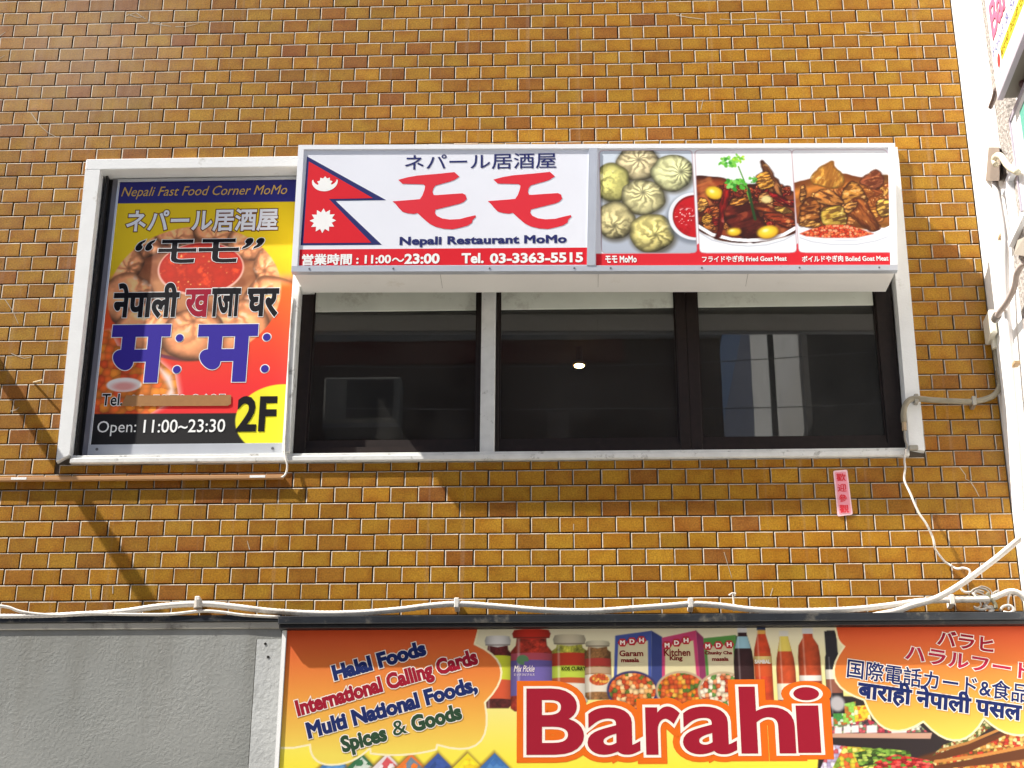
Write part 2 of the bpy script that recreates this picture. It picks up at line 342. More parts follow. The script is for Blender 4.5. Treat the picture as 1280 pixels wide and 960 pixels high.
        pal = np.array([hexc(c) for c in palette]); C = pal[np.minimum((idx*len(pal)).astype(int), len(pal)-1)]
        C = C*(1.12-shade*np.clip(best, 0, 1)**1.5)[..., None]; v.blend(mk, np.clip(C, 0, 1))
    def build(s, parent, d, name='printed_face', keep=None, material=None):
        nz, nx = s.X.shape; C = np.clip(s.C, 0, 1); L_ = np.where(C <= .04045, C/12.92, ((C+.055)/1.055)**2.4)
        P = np.stack([s.X, np.full_like(s.X, -d), s.Z], -1).reshape(-1, 3); c = (P.min(0)+P.max(0))/2
        ii = (np.arange(nz-1)[:, None]*nx+np.arange(nx-1)[None]); q = np.stack([ii, ii+1, ii+nx+1, ii+nx], -1).reshape(-1, 4)
        if keep is not None:
            cc = keep[:-1, :-1] & keep[1:, :-1] & keep[:-1, 1:] & keep[1:, 1:]; q = q[cc.ravel()]
        me = bpy.data.meshes.new(name); me.vertices.add(len(P)); me.vertices.foreach_set('co', (P-c).astype(np.float32).ravel())
        me.loops.add(q.size); me.loops.foreach_set('vertex_index', q.ravel().astype(np.int32)); me.polygons.add(len(q))
        me.polygons.foreach_set('loop_start', np.arange(0, q.size, 4, dtype=np.int32)); me.polygons.foreach_set('loop_total', np.full(len(q), 4, dtype=np.int32))
        me.update(calc_edges=True); at = me.color_attributes.new('print', 'FLOAT_COLOR', 'POINT')
        at.data.foreach_set('color', np.concatenate([L_.reshape(-1, 3), np.ones((len(P), 1))], 1).astype(np.float32).ravel())
        me.materials.append(material or print_mat()); o = bpy.data.objects.new(name, me); return put(o, c, parent)
# ================================================================ SETTING
road = MB().quad((-60, -60, 0), (60, -60, 0), (60, 60, 0), (-60, 60, 0))
o = obj('street_ground', road, mat('asphalt', '7a7874', .9, mottle=.15, mscale=2., bump=.002, bscale=120)); tag(o, kind='structure')
o = box('pavement', mat('paving', 'a8a59e', .85, mottle=.1, bump=.001), None, -30, 30, -1.6, -.06, 0, .12, .01); tag(o, kind='structure')

# ---------------------------------------------------------------- tiled building
XR = 4.107; UU, VV, ZG = .118, .07, 6.54
OX0, OX1, OZ0, OZ1 = .104, 3.775, 4.272, 5.771          # outer outline of the window surround
bld = thing('tiled_building', (2., .1, 0.), 'ochre glazed tile wall of a building round the white framed upper window', 'building')
mort = mat('mortar', '5a5046', .95, mottle=.14, mscale=25, dirt='453d34', dscale=2.2, dthr=.52, bump=.0012, bscale=300)
mb = MB()
mb.box(-3.6, XR, .0095, .2, 3.3, OZ0+.03); mb.box(-3.6, XR, .0095, .2, OZ1-.03, 9.0)
mb.box(-3.6, OX0+.03, .0095, .2, OZ0+.03, OZ1-.03); mb.box(OX1-.03, XR, .0095, .2, OZ0+.03, OZ1-.03)
obj('wall', mb, mort, bld)
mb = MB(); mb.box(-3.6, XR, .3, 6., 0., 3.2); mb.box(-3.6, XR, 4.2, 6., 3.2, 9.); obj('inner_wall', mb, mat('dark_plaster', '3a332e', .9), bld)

TP = [('a2751c', 34), ('9d711c', 30), ('a57a20', 16), ('996b1c', 12), ('94651c', 7), ('905e1e', 4), ('9a731c', 6), ('8c5b24', 2)]
def tint():
    r = random.random()*sum(p for _, p in TP)
    for h, p in TP:
        r -= p
        if r <= 0: break
    c = list(lin(hexc(h))); k = random.uniform(.90, 1.08); j = random.uniform(-.04, .04)
    return (c[0]*k*(1+j), c[1]*k, c[2]*k*(1-j*1.5), 1.)
def tile_mesh(mb, x0, x1, z0, z1, tx=0., tz=0., dd=0.):
    """one tile: glazed face and body, with the sloping mortar collar left along its top and left edge; 18 triangles"""
    cx, cz = (x0+x1)/2, (z0+z1)/2; o = len(mb.v); c1 = random.uniform(.0030, .0046); c2 = random.uniform(.0030, .0044); D = .010
    def P(x, y, z): mb.v.append((x, y+dd+(x-cx)*tx+(z-cz)*tz, z))
    P(x0, D, z0); P(x1, D, z0); P(x1, D, z1); P(x0, .0002, z0); P(x1, .0002, z0); P(x1, .0002, z1); P(x0, .0002, z1)
    yo = random.uniform(.0012, .0024)
    P(x0-c1, yo, z0); P(x0-c1*random.uniform(.8, 1.2), yo, z1+c2); P(x1, yo, z1+c2*random.uniform(.85, 1.15)); P(x0-c1, D, z0); P(x0-c1, D, z1+c2); P(x1, D, z1+c2); P(x0, D, z0)
    for f in ((0, 1, 4, 3), (1, 2, 5, 4), (3, 4, 5, 6), (7, 3, 6, 8), (8, 6, 5, 9), (10, 7, 8, 11), (11, 8, 9, 12), (7, 10, 13, 3), (9, 5, 2, 12)): mb.f.append([o+k for k in f])
cells = []
for k in range(-34, 44):
    zt = ZG-VV*(k-1)-.0058; zb = ZG-VV*k+.0030; off = 0. if k % 2 else .5
    for n in range(-31, 36):
        x0 = UU*(n+off)+.0058; x1 = x0+UU-.0088
        if x1 > XR-.003: x1 = XR-.003
        if x1-x0 < .012: continue
        full = x1-x0 > .108; cut = False; a, b, c, d = x0, x1, zb, zt
        if x1 > OX0-.004 and x0 < OX1+.004 and zt > OZ0-.004 and zb < OZ1+.004:
            opts = [(min(b, OX0-.006)-a, 'l'), (b-max(a, OX1+.006), 'r'), (min(d, OZ0-.006)-c, 'b'), (d-max(c, OZ1+.006), 't')]
            g, w_ = max(opts, key=lambda q_: q_[0]*((zt-zb) if q_[1] in 'lr' else (x1-x0)))
            if g < .008: continue
            cut = True
            if w_ == 'l': b = min(b, OX0-.006)
            elif w_ == 'r': a = max(a, OX1+.006)
            elif w_ == 'b': d = min(d, OZ0-.006)
            else: c = max(c, OZ1+.006)
        j = lambda s: random.uniform(-s, s)
        jx, jz = j(.0011), j(.0009)
        cells.append((a+jx, b+jx, c+jz, d+jz, full and not cut))
EDGE = mat('mortar_collar', 'b5aa9b', .9, mottle=.25, mscale=30, dirt='7a6f62', dscale=3, dthr=.56)
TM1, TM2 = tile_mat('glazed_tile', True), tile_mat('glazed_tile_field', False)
camp = Vector((2.3, -6.8, 1.6)); proto = []
for v in range(8):
    q = MB(); tile_mesh(q, -.0546, .0546, -.0306, .0306, random.uniform(-.006, .006), random.uniform(-.010, .010), random.uniform(-.0003, .0004))
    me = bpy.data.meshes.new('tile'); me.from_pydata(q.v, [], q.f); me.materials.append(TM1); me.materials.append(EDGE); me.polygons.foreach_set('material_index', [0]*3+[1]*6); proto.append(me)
def inview(c):
    x, z = (c[0]+c[1])/2, (c[2]+c[3])/2; return -.12 < x < 4.06 and 3.70 < z < 6.6 and c[4]
order = sorted([c for c in cells if inview(c)], key=lambda c: (Vector(((c[0]+c[1])/2, 0, (c[2]+c[3])/2))-camp).length)[:300]
near = set(id(c) for c in order)
field = MB(); cols = []
for c in cells:
    t = tint()
    if id(c) in near:
        ce = ((c[0]+c[1])/2, 0., (c[2]+c[3])/2); ob = bpy.data.objects.new('tile', random.choice(proto)); ob.color = t; put(ob, ce, bld)
    else:
        tile_mesh(field, c[0], c[1], c[2], c[3], random.uniform(-.006, .006), random.uniform(-.010, .010), random.uniform(-.0003, .0004)); cols += [t]*14
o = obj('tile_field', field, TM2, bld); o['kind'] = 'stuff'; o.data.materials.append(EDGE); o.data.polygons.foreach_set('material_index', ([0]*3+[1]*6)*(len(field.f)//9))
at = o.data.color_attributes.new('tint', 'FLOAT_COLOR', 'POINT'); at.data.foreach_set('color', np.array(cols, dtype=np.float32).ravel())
# scratches and lime runs on the glaze
scr = mat('lime_scratch', 'b8ab96', .9)
mb = MB()
def scratch(pts, wd):
    for (a, b) in zip(pts[:-1], pts[1:]):
        n = Vector((-(b[1]-a[1]), b[0]-a[0])).normalized()*wd*random.uniform(.3, .6)
        mb.quad((a[0]-n.x, -.0006, a[1]-n.y), (a[0]+n.x, -.0006, a[1]+n.y), (b[0]+n.x*.7, -.0006, b[1]+n.y*.7), (b[0]-n.x*.7, -.0006, b[1]-n.y*.7))
for p in ([(-0.2158,6.0445),(-0.1750,5.9866),(-0.1574,5.9644),(-0.1194,5.9288),(-0.0794,5.9064)], [(0.1821,6.5789),(0.2308,6.5964),(0.2807,6.5582)], [(0.1929,6.5879),(0.2411,6.5683),(0.2717,6.5723)], [(0.2901,6.5395),(0.3532,6.5243),(0.4080,6.5139)], [(0.4275,6.5112),(0.4812,6.5124),(0.5378,6.5273)], [(3.9128,4.2272),(3.9353,4.1877),(3.9335,4.1700),(3.9522,4.1592),(3.9686,4.1271),(3.9814,4.0917)],
          [(2.8134,6.5263),(2.8770,6.5112),(2.9444,6.5006)], [(3.0197,6.4990),(3.1134,6.4924),(3.1890,6.4999)], [(3.2000,6.4951),(3.2823,6.4888),(3.3497,6.4873)], [(-0.2146,5.0643),(-0.1713,5.0042),(-0.1385,4.9407)], [(-0.1529,4.7966),(-0.0933,4.7726),(-0.0588,4.7799)], [(-0.4140,6.4762),(-0.3897,6.4987)], [(-0.3978,6.3478),(-0.3770,6.3656)], [(3.6702,6.4170),(3.7179,6.4069),(3.7740,6.4103)], [(3.6796,6.3942),(3.7424,6.3884),(3.8059,6.3916)],
          [(0.3097,3.7210),(0.3177,3.6765)], [(0.4015,3.7341),(0.4049,3.6998)], [(0.9590,3.8857),(0.9464,3.9242)], [(2.9093,5.9985),(2.9226,6.0548)], [(2.3034,3.9868),(2.3031,3.9588)], [(2.9189,3.8603),(2.9463,3.7471)], [(-0.1225,4.5217),(-0.0954,4.5289),(-0.0863,4.5401)], [(3.0979,3.6716),(3.1095,3.7053)]):
    scratch(p, .0038)
o = obj('scratch_mark', mb, scr, bld); o['kind'] = 'stuff'
# nail stub in a joint
obj('nail_stub', MB().tube([(-0.0372,-0.0000,4.6569),(0.0003,-0.0300,4.6507),(0.0120,-0.0350,4.6521)], .004, 6, 0), mat('old_mortar', 'b9a98c', .9), bld)

# window surround and opening
wp = mat('surround_paint', 'e2e3e2', .62, mottle=.03, mscale=12, dirt='a8a398', dscale=6, dthr=.62, bump=.0007, bscale=130)
wp2 = mat('sill_paint', 'dcdcd8', .55, mottle=.08, mscale=20, dirt='6b655c', dscale=14, dthr=.58, bump=.0008, bscale=90)
SD = -.02
box('window_surround', wp, bld, .082, 3.787, SD, .13, 5.7145, OZ1, .003)
obj('window_surround', MB().hex8([(.1095, SD, 4.278), (.1625, SD, 4.310), (.1515, SD, 5.714), (.0827, SD, 5.714)], [(.1095, .13, 4.278), (.1625, .13, 4.310), (.1515, .13, 5.714), (.0827, .13, 5.714)]), wp, bld)
obj('window_surround', MB().hex8([(3.711, SD, 4.304), (3.773, SD, 4.290), (3.787, SD, 5.714), (3.728, SD, 5.714)], [(3.711, .13, 4.304), (3.773, .13, 4.290), (3.787, .13, 5.714), (3.728, .13, 5.714)]), wp, bld)
mb = MB().box(.166, 3.710, -.016, .13, 4.2725, 4.296, .003); mb.box(.166, 3.710, -.004, .128, 4.2965, 4.312, .002); obj('sill', mb, wp2, bld)
box('mullion', wp2, bld, 1.908, 1.970, .030, .12, 4.3125, 5.713, .003)
box('mullion', wp2, bld, 1.072, 1.104, -.020, .12, 4.3125, 5.713, .003)
box('sun_slit_filler', wp2, bld, 1.1045, 1.160, -.0195, .06, 5.10, 5.713)  # unseen filler added behind the light box to block a slit of sun
sash = mat('sash_brown', '221815', .5, spec=.3, mottle=.2, mscale=40, dirt='4a3f38', dscale=20, dthr=.66)
track = mat('track_grey', '8e8c96', .5, mottle=.1)
mb = MB().box(.164, .176, .035, .12, 4.3125, 5.713); mb.box(.178, .190, .07, .12, 4.3125, 5.713); obj('sash_track', mb, mat('track_dark', '23201f', .5), bld)
box('sash_track', track, bld, .1905, .2155, .066, .12, 4.3125, 5.713, .002)
box('inner_board', mat('black_board', '15130f', .8), bld, .16, 1.072, .1205, .125, 4.3125, 5.713)
for (x0, g0, g1, x1) in ((1.105, 1.156, 1.888, 1.907), (1.971, 1.985, 2.762, 2.8065), (2.8075, 2.856, 3.640, 3.712)):
    mb = MB(); y0, y1 = .062, .112
    mb.box(x0, g0, y0, y1, 4.3125, 5.712, .002); mb.box(g1, x1, y0, y1, 4.3125, 5.712, .002); mb.box(g0+.0005, g1-.0005, y0+.002, y1, 4.3125, 4.366); mb.box(g0+.0005, g1-.0005, y0+.014, y1, 4.3665, 4.402)
    mb.box(g0+.0005, g1-.0005, y0+.002, y1, 5.660, 5.712)
    mb.box(g0, g0+.007, y0+.014, y1-.002, 4.403, 5.659); mb.box(g1-.007, g1, y0+.014, y1-.002, 4.403, 5.659)
    wn = obj('window', mb, sash, bld)
    obj('pane', MB().quad((g0, .09, 4.36), (g1, .09, 4.36), (g1, .09, 5.67), (g0, .09, 5.67)), GLASS, wn)
    box('header_board', mat('header_white', 'dfe2d6', .7, mottle=.05, dirt='b8b6a8', dscale=5), wn, g0+.008, g1-.008, .076, .084, 5.022, 5.658)
# dark room behind the panes, its ceiling and the small lit lamp
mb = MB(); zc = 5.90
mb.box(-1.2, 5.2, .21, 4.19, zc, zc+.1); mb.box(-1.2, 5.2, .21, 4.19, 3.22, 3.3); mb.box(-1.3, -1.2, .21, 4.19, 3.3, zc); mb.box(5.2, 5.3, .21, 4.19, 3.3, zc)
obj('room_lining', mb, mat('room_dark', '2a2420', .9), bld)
lx, lz = (2.3462,5.7844)
lamp = thing('ceiling_lamp', (lx, 2.35, lz), 'small lit downlight glowing behind the middle window pane', 'lamp')
obj('lamp_ring', MB().tube([(lx+.034*math.cos(t), 2.35+.034*math.sin(t), lz+.006) for t in np.linspace(0, 2*math.pi, 17)], .008, 6, 0), mat('lamp_brass', 'b98a48', .3, metal=.8), lamp)
em = bpy.data.materials.new('lamp_glow'); em.use_nodes = True; pb = em.node_tree.nodes['Principled BSDF']; pb.inputs['Emission Color'].default_value = (1, .74, .36, 1); pb.inputs['Emission Strength'].default_value = 14
obj('lamp_bulb', MB().prism([(lx+.028*math.cos(t), lz+.012*math.sin(t)) for t in np.linspace(0, 2*math.pi, 14)[:-1]], 2.34, 2.36), em, lamp)
obj('lamp_stem', MB().tube([(lx, 2.35, lz+.012), (lx, 2.35, zc)], .02, 8, 0), mat('lamp_black', '1a1714', .6), lamp)

# ---------------------------------------------------------------- poster board in the left bay
pst = thing('poster_board', (.65, 0, 4.32), 'portrait restaurant poster with dumplings and yellow 2F disc in the left window bay', 'poster')
alu = mat('aluminium', 'c9cdd4', .32, spec=.6, metal=.35, mottle=.04, dirt='8c8a88', dscale=12, dthr=.66)
PD = -.060
box('backing_board', mat('board_edge', 'b8bac0', .5), pst, .2175, 1.068, .063, .072, 4.3395, 5.708)
box('frame_rail', alu, pst, .216, 1.070, .0565, .0625, 4.338, 4.3855, .001); box('frame_rail', alu, pst, .216, 1.070, .0565, .0625, 5.694, 5.709, .001)
box('frame_rail', alu, pst, .216, .2265, .0565, .0625, 4.386, 5.6935, .001); box('frame_rail', alu, pst, 1.058, 1.070, .0565, .0625, 4.386, 5.6935, .001)
for (x, z) in ((0.2566,4.3634), (1.0172,4.3594)):
    obj('screw', MB().prism(ring((x, z), .0065, .0065, 10), .0545, .057), mat('screw_steel', '77777a', .4, metal=.6), pst)
cv = Canvas(.2267, 1.0578, 4.386, 5.693, .003)
g = np.clip((cv.Z-4.53)/(5.28-4.53), 0, 1)[..., None]; yel = np.array(hexc('f2cf12')); org = np.array(hexc('ef6b1e')); red = np.array(hexc('ee2f30'))
t = np.clip((5.39-cv.Z)/(.36), 0, 1)[..., None]; t2 = np.clip((5.03-cv.Z)/.42, 0, 1)[..., None]
cv.C[...] = yel*(1-t)+org*t; cv.C[...] = cv.C*(1-t2)+red*t2
# plate of dumplings round a bowl of red sauce
cv.ell((0.6184,5.1152), .385, .335, '7c3a52'); cv.ell((0.6175,5.1273), .375, .330, 'c98a5c')
vv = cv.sub(.2, 1.1, 4.7, 5.5); mk = vv.ellm((0.6172,5.1313), .37, .318); f = fbm(vv.X, vv.Z, 9, 3); vv.blend(mk*.8*(1-sst(.3, .6, f)), '8a4a2c')
dl = [((176,300), 36, 26, (.1, -.5)), ((222,288), 32, 24, (.0, -.5)), ((272,286), 34, 26, (-.1, -.5)), ((318,300), 36, 27, (-.3, -.4)), ((345,335), 30, 34, (-.5, -.1)), ((150,330), 32, 30, (.4, -.2)), ((158,372), 36, 32, (.5, .2)),
      ((338,376), 38, 34, (-.4, .2)), ((184,408), 40, 34, (.2, .5)), ((300,410), 42, 36, (-.2, .5)), ((240,418), 42, 34, (0, .5))]
PXM = 1/322.
DLW = [(0.3514,5.3879), (0.5160,5.4351), (0.6989,5.4405), (0.8713,5.3799), (0.9784,5.2352), (0.2680,5.2659), (0.3134,5.0954), (0.9632,5.0704), (0.4204,4.9507), (0.8360,4.9374), (0.6241,4.9087)]
for k, ((p, rx, rz, kn), c) in enumerate(zip(dl, DLW)):
    cv.dumpling(c, rx*PXM*1.08, rz*PXM*1.22, 'ffa872', kn, n=5+k % 3, seed=20+k, swirl=2.4, wob=7., gain=1.30, pleat=.13, hi='ffe6d2', dark='b4603a', shadow=.6)
yk = cv.sub(.2, 1.1, 4.9, 5.7); out = 1-yk.ellm((0.6184,5.1152), .39, .34, soft=.004); up = sst(5.17, 5.23, yk.Z)
yk.blend(out*up, np.array(hexc('f2cf12'))*(1-np.clip((5.3-yk.Z)/.3, 0, 1)[..., None]*.25))
lo = cv.sub(.2, 1.1, 4.386, 5.18); out = (1-lo.ellm((0.6184,5.1152), .39, .34, soft=.004))*(1-sst(5.13, 5.18, lo.Z)); tt = np.clip((5.15-lo.Z)/.5, 0, 1)[..., None]
lo.blend(out, org*(1-tt)+red*tt)
bc = (0.6379,5.2361); cv.ell(bc, .196, .136, 'f2b9a4'); cv.ell((bc[0], bc[1]+.004), .188, .128, 'b91f16')
vv = cv.sub(bc[0]-.2, bc[0]+.2, bc[1]-.15, bc[1]+.15); mk = vv.ellm(bc, .184, .122); f = fbm(vv.X, vv.Z, 22, 5); f2 = noise(vv.X, vv.Z, 70, 8)
vv.blend(mk, np.array(hexc('dc3418'))*(1-f[..., None]*.25)+np.array(hexc('ff8a3a'))*(.35*sst(.5, .8, f)[..., None])); vv.blend(mk*sst(.78, .9, f2*.7+f*.4), 'ffc070')
# lower left: carrots fading into the red
ca = [(0.1660,4.9146), (0.2641,4.9370), (0.3076,4.8579), (0.4766,4.8012), (0.5761,4.7149), (0.5978,4.6228), (0.5327,4.5628), (0.4666,4.5182), (0.1791,4.5213)]
cv.fill(ca, 'f8c4b4', .022); vv = cv.clipsub(ca)
cv.voro([(x-.012, z) for x, z in ca], ['e8641c', 'd94a18', 'f08a24', 'c96a1a', 'ee7a2a'], .036, 4, .5, .92); 
cv.ell((0.3437,4.6678), .078, .034, 'f6ece8'); cv.ell((0.3445,4.6601), .05, .020, 'eaa09a', soft=.01)
cv.fill([(0.4800,4.7624), (0.5485,4.7076), (0.5697,4.6231), (0.5117,4.5630), (0.5466,4.6463)], 'fbe4dc', .016)
cv.fill([(0.1921,4.5306),(1.0732,4.5266),(1.0826,4.3625),(0.1810,4.3715)], '1c1a1b')
cv.fill([(0.1510,5.7021),(1.0498,5.7124),(1.0573,5.5768),(0.1632,5.5809)], '2b2a7d')
dc = (1.0436,4.4969); cv.ell(dc, .198, .165, 'f2ea2c')
cv.build(pst, PD)
gold, navy, wht, blk = mat('gold_ink', 'd9b25c', .45), mat('navy_ink', '28306e', .45), mat('white_ink', 'f2f2f0', .5), mat('black_ink', '17151a', .45)
L1 = PD+.0012
lettering(pst, 'Nepali Fast Food Corner MoMo', gold, L1, box=((0.2391,5.6008), (1.0061,5.6663)), shear=.28)
halo = mat('brown_ink', '6e3a12', .5)
lettering(pst, 'ネパール居酒屋', mat('cool_white_ink', 'eef0f6', .5), L1, box=((0.2795,5.4305), (0.9711,5.5404)), bold=.0028, outlines=[(halo, .0042)])
for q, bx in (('“', ((0.3344,5.3346), (0.4142,5.3828))), ('モ', ((0.4407,5.2695), (0.6062,5.3840))), ('モ', ((0.6244,5.2689), (0.7998,5.3852))), ('”', ((0.8229,5.3395), (0.9146,5.3875)))):
    lettering(pst, q, blk, L1, box=bx, bold=.0035, outlines=[(wht, .0030)], shear=.35 if q in '“”' else 0)
for q, bx in (('नेपाली', ((0.2614,5.0003), (0.5480,5.1604))), ('घर', ((0.8640,4.9982), (0.9958,5.1260)))):
    lettering(pst, q, blk, L1, box=bx, bold=.0060, outlines=[(wht, .0028)])
lettering(pst, 'ख', mat('wine_ink', '9c1c34', .5), L1, box=((0.5846,5.0000), (0.6897,5.1262)), bold=.0052, outlines=[(wht, .0028)]); lettering(pst, 'ाजा', blk, L1, box=((0.7026,5.0024), (0.8247,5.1284)), bold=.0056, outlines=[(wht, .0028)])
mauve = mat('violet_ink', '3b2f9a', .45)
for bx in (((0.2813,4.6915), (0.5141,4.9436)), ((0.6662,4.6908), (0.9035,4.9404))):
    lettering(pst, 'म', mauve, L1, box=bx, bold=.0150, outlines=[(wht, .0034)])
for c in ((0.5702,4.8917), (0.5706,4.7381), (0.9582,4.8907), (0.9590,4.7373)):
    shape(pst, 'lettering_outline', ring(c, .0215, .0225, 20), wht, L1-.001); shape(pst, 'lettering', ring(c, .017, .018, 20), mauve, L1)
lettering(pst, 'Tel.', blk, L1, box=((0.2548,4.5697), (0.3444,4.6238)), bold=.001, outlines=[(wht, .003)])
lettering(pst, '03-5270-2605', blk, L1, box=((0.3746,4.5664), (0.7949,4.6168)), outlines=[(wht, .003)])
tp = MB().prism([(0.3396,4.5649), (0.8093,4.5616), (0.8226,4.5709), (0.8197,4.6127), (0.3593,4.6160)], .0572, .0580)
obj('parcel_tape', tp, mat('tape_brown', 'a8794a', .35, mottle=.06, mscale=40), pst, 'strip of brown parcel tape stuck over the phone number')
lettering(pst, 'Open:', wht, L1, box=((0.2468,4.4249), (0.4162,4.4961)))
lettering(pst, '11:00~23:30', wht, L1, box=((0.4494,4.4396), (0.8033,4.4995)), bold=.0007)
lettering(pst, '2F', blk, L1, box=((0.8558,4.4465), (1.0182,4.6009)), bold=.006)

# ---------------------------------------------------------------- light box over the window
LB = .225
BQ = ((1.1005, 5.0655), (3.690, 5.0345), (3.732, 5.6640), (1.0966, 5.7015))      # its front outline, slightly out of level
def bq(u, v):
    (a, b), (c, d_), (e, f_), (g_, h_) = BQ; return ((a*(1-u)+c*u)*(1-v)+(g_*(1-u)+e*u)*v, (b*(1-u)+d_*u)*(1-v)+(h_*(1-u)+f_*u)*v)
def bar(name, m_, u0, u1, v0, v1, y0, y1): return obj(name, MB().prism([bq(u0, v0), bq(u1, v0), bq(u1, v1), bq(u0, v1)], y0, y1), m_, sgn)
X0, X1, Z0, Z1 = 1.0985, 3.71, 5.05, 5.683
sgn = thing('light_box_sign', ((X0+X1)/2, -.18, Z0), 'long white light box of the Nepali restaurant with flag and food pictures above the window', 'sign')
enam = mat('enamel_white', 'e6e3de', .42, spec=.45, mottle=.02, mscale=3, dirt='cfc8ba', dscale=3.5, dthr=.62)
f4 = [bq(.002, .01), bq(.998, .01), bq(.998, .994), bq(.002, .994)]
obj('cabinet', MB().hex8([(x, -LB+.02, z) for x, z in f4], [(1.128, -.0205, f4[0][1]-.004), (3.672, -.0205, f4[1][1]-.004), (3.700, -.0205, f4[2][1]), (1.12, -.0205, f4[3][1])]), enam, sgn)
fr = mat('frame_white', 'eceef2', .35, spec=.5, mottle=.02, dirt='b9b6b4', dscale=9, dthr=.68)
ru, rv = .0095, .034
bar('frame_rail', fr, 0, 1, 1-rv, 1, -LB, -LB+.03); bar('frame_rail', alu, 0, 1, 0, .042, -LB, -LB+.03)
bar('frame_rail', fr, 0, ru, .0425, 1-rv-.0005, -LB, -LB+.03); bar('frame_rail', fr, 1-.0115, 1, .0425, 1-rv-.0005, -LB, -LB+.03)
bar('divider', alu, .4905, .5045, .0425, 1-rv-.0005, -LB-.002, -LB+.02)
for us in (.03, .17, .33, .47, .53, .68, .84, .97): obj('screw', MB().prism(ring(bq(us, .021), .0045, .0045, 8), -LB-.0015, -LB), mat('screw_steel', '77777a'), sgn)
for xs in (1.74, 2.42, 3.06): box('cabinet_seam', mat('seam_grey', '9a968e', .6), sgn, xs, xs+.0015, -.20, -.03, bq((xs-1.1)/2.6, .01)[1]-.0030, bq((xs-1.1)/2.6, .01)[1]+.003)
pan = mat('acrylic_white', 'eaecf4', .28, spec=.5, mottle=.012, mscale=4); redi = mat('red_ink', 'd8222f', .4); FD = LB-.006
bar('face_panel', pan, ru, .4905, .042, 1-rv, -FD, -FD+.006)
navi = mat('dark_navy_ink', '2a2f68', .45)
A = FD+.0009
shape(sgn, 'red_band', [(1.1309,5.0977), (2.3855,5.0832), (2.3867,5.1668), (1.1301,5.1760)], redi, A-.0004)
def z3(pts, s=3.2, ox=360, oy=160): return pts
flag_o = [(1.1374,5.6452),(1.4974,5.4160),(1.2753,5.4160),(1.4865,5.1938),(1.1329,5.1968)]
flag_i = [(1.1471,5.6183),(1.4390,5.4266),(1.2453,5.4258),(1.4403,5.2047),(1.1442,5.2069)]
shape(sgn, 'flag_border', flag_o, navi, A-.0004); shape(sgn, 'flag_field', flag_i, redi, A)
def star(c, r1, r2, n, rot=0.):
    return [(c[0]+(r1 if i % 2 == 0 else r2)*math.cos(rot+math.pi*i/n), c[1]+(r1 if i % 2 == 0 else r2)*1.06*math.sin(rot+math.pi*i/n)) for i in range(2*n)]
sc_ = (1.2245,5.3170); shape(sgn, 'flag_sun', star(sc_, .058, .040, 12, math.pi/2), wht, A+.0004)
mc = (1.2235,5.5125); cr = [(mc[0]+.057*math.cos(t), mc[1]+.002+.050*math.sin(t)) for t in np.linspace(math.pi*1.0-.12, 2*math.pi+.12, 24)] + [(mc[0]+.052*math.cos(t), mc[1]+.012+.034*math.sin(t)) for t in np.linspace(2*math.pi+.0, math.pi, 18)]
shape(sgn, 'flag_moon', cr, wht, A+.0004)
ms = star((mc[0], mc[1]-.010), .036, .027, 10, math.pi/2); shape(sgn, 'flag_moon', [p for p in ms], wht, A+.00046)
lettering(sgn, 'ネパール居酒屋', navi, A, box=((1.5755,5.5657), (2.2432,5.6442)), bold=.0006)
lettering(sgn, 'Nepali Restaurant MoMo', navi, A, box=((1.5661,5.1812), (2.2839,5.2291)), bold=.0026, spacing=1.04)
mo = [(443,210),(480,200),(520,193),(600,186),(668,179),(688,197),(668,210),(650,217),(592,233),(584,244),(580,258),(585,271),(600,271),(640,268),(700,264),(712,270),(717,286),(706,298),(690,305),(592,329),(590,342),(598,354),(620,364),(650,368),(690,366),(720,358),(752,351),(753,358),(740,370),(738,381),(720,392),(690,400),(660,406),(625,404),(592,396),(568,384),(545,365),(520,342),(505,346),(480,343),(460,337),(445,322),(432,306),(420,296),(500,290),(530,287),(540,272),(548,250),(551,234),(543,228),(460,226)]
QM = [(1.5503,5.5127), (1.0444,5.7927), (2.4749,5.7663), (1.0793,5.1827), (2.4639,5.1617)]
def z3w(x, y):                                           # sheet position of a brush-letter corner, from a drawing grid over the face
    u, v = x/1280, y/480; (a, b), (c, d_), (e, f_), (g_, h_) = QM[1:]
    return ((a*(1-u)+c*u)*(1-v)+(e*(1-u)+g_*u)*v, (b*(1-u)+d_*u)*(1-v)+(f_*(1-u)+h_*u)*v)
for dx in (0, 381):
    shape(sgn, 'brush_letter', [z3w(x+dx, y-(1 if dx else 0)) for x, y in mo][::-1], mat('brush_red', 'dc1f2e', .4), A)
lettering(sgn, '営業時間 : 11:00', wht, A+.0004, box=((1.1447,5.0995), (1.5272,5.1504)), bold=.0018)
lettering(sgn, '〜', wht, A+.0004, box=((1.5337,5.1093), (1.5850,5.1281)), bold=.0008)
lettering(sgn, '23:00', wht, A+.0004, box=((1.5893,5.0996), (1.7367,5.1453)), bold=.0024)
lettering(sgn, 'Tel.', wht, A+.0004, box=((1.8359,5.0990), (1.9267,5.1444)), bold=.0024)
lettering(sgn, '03-3363-5515', wht, A+.0004, box=((1.9582,5.0972), (2.3537,5.1419)), bold=.0024)
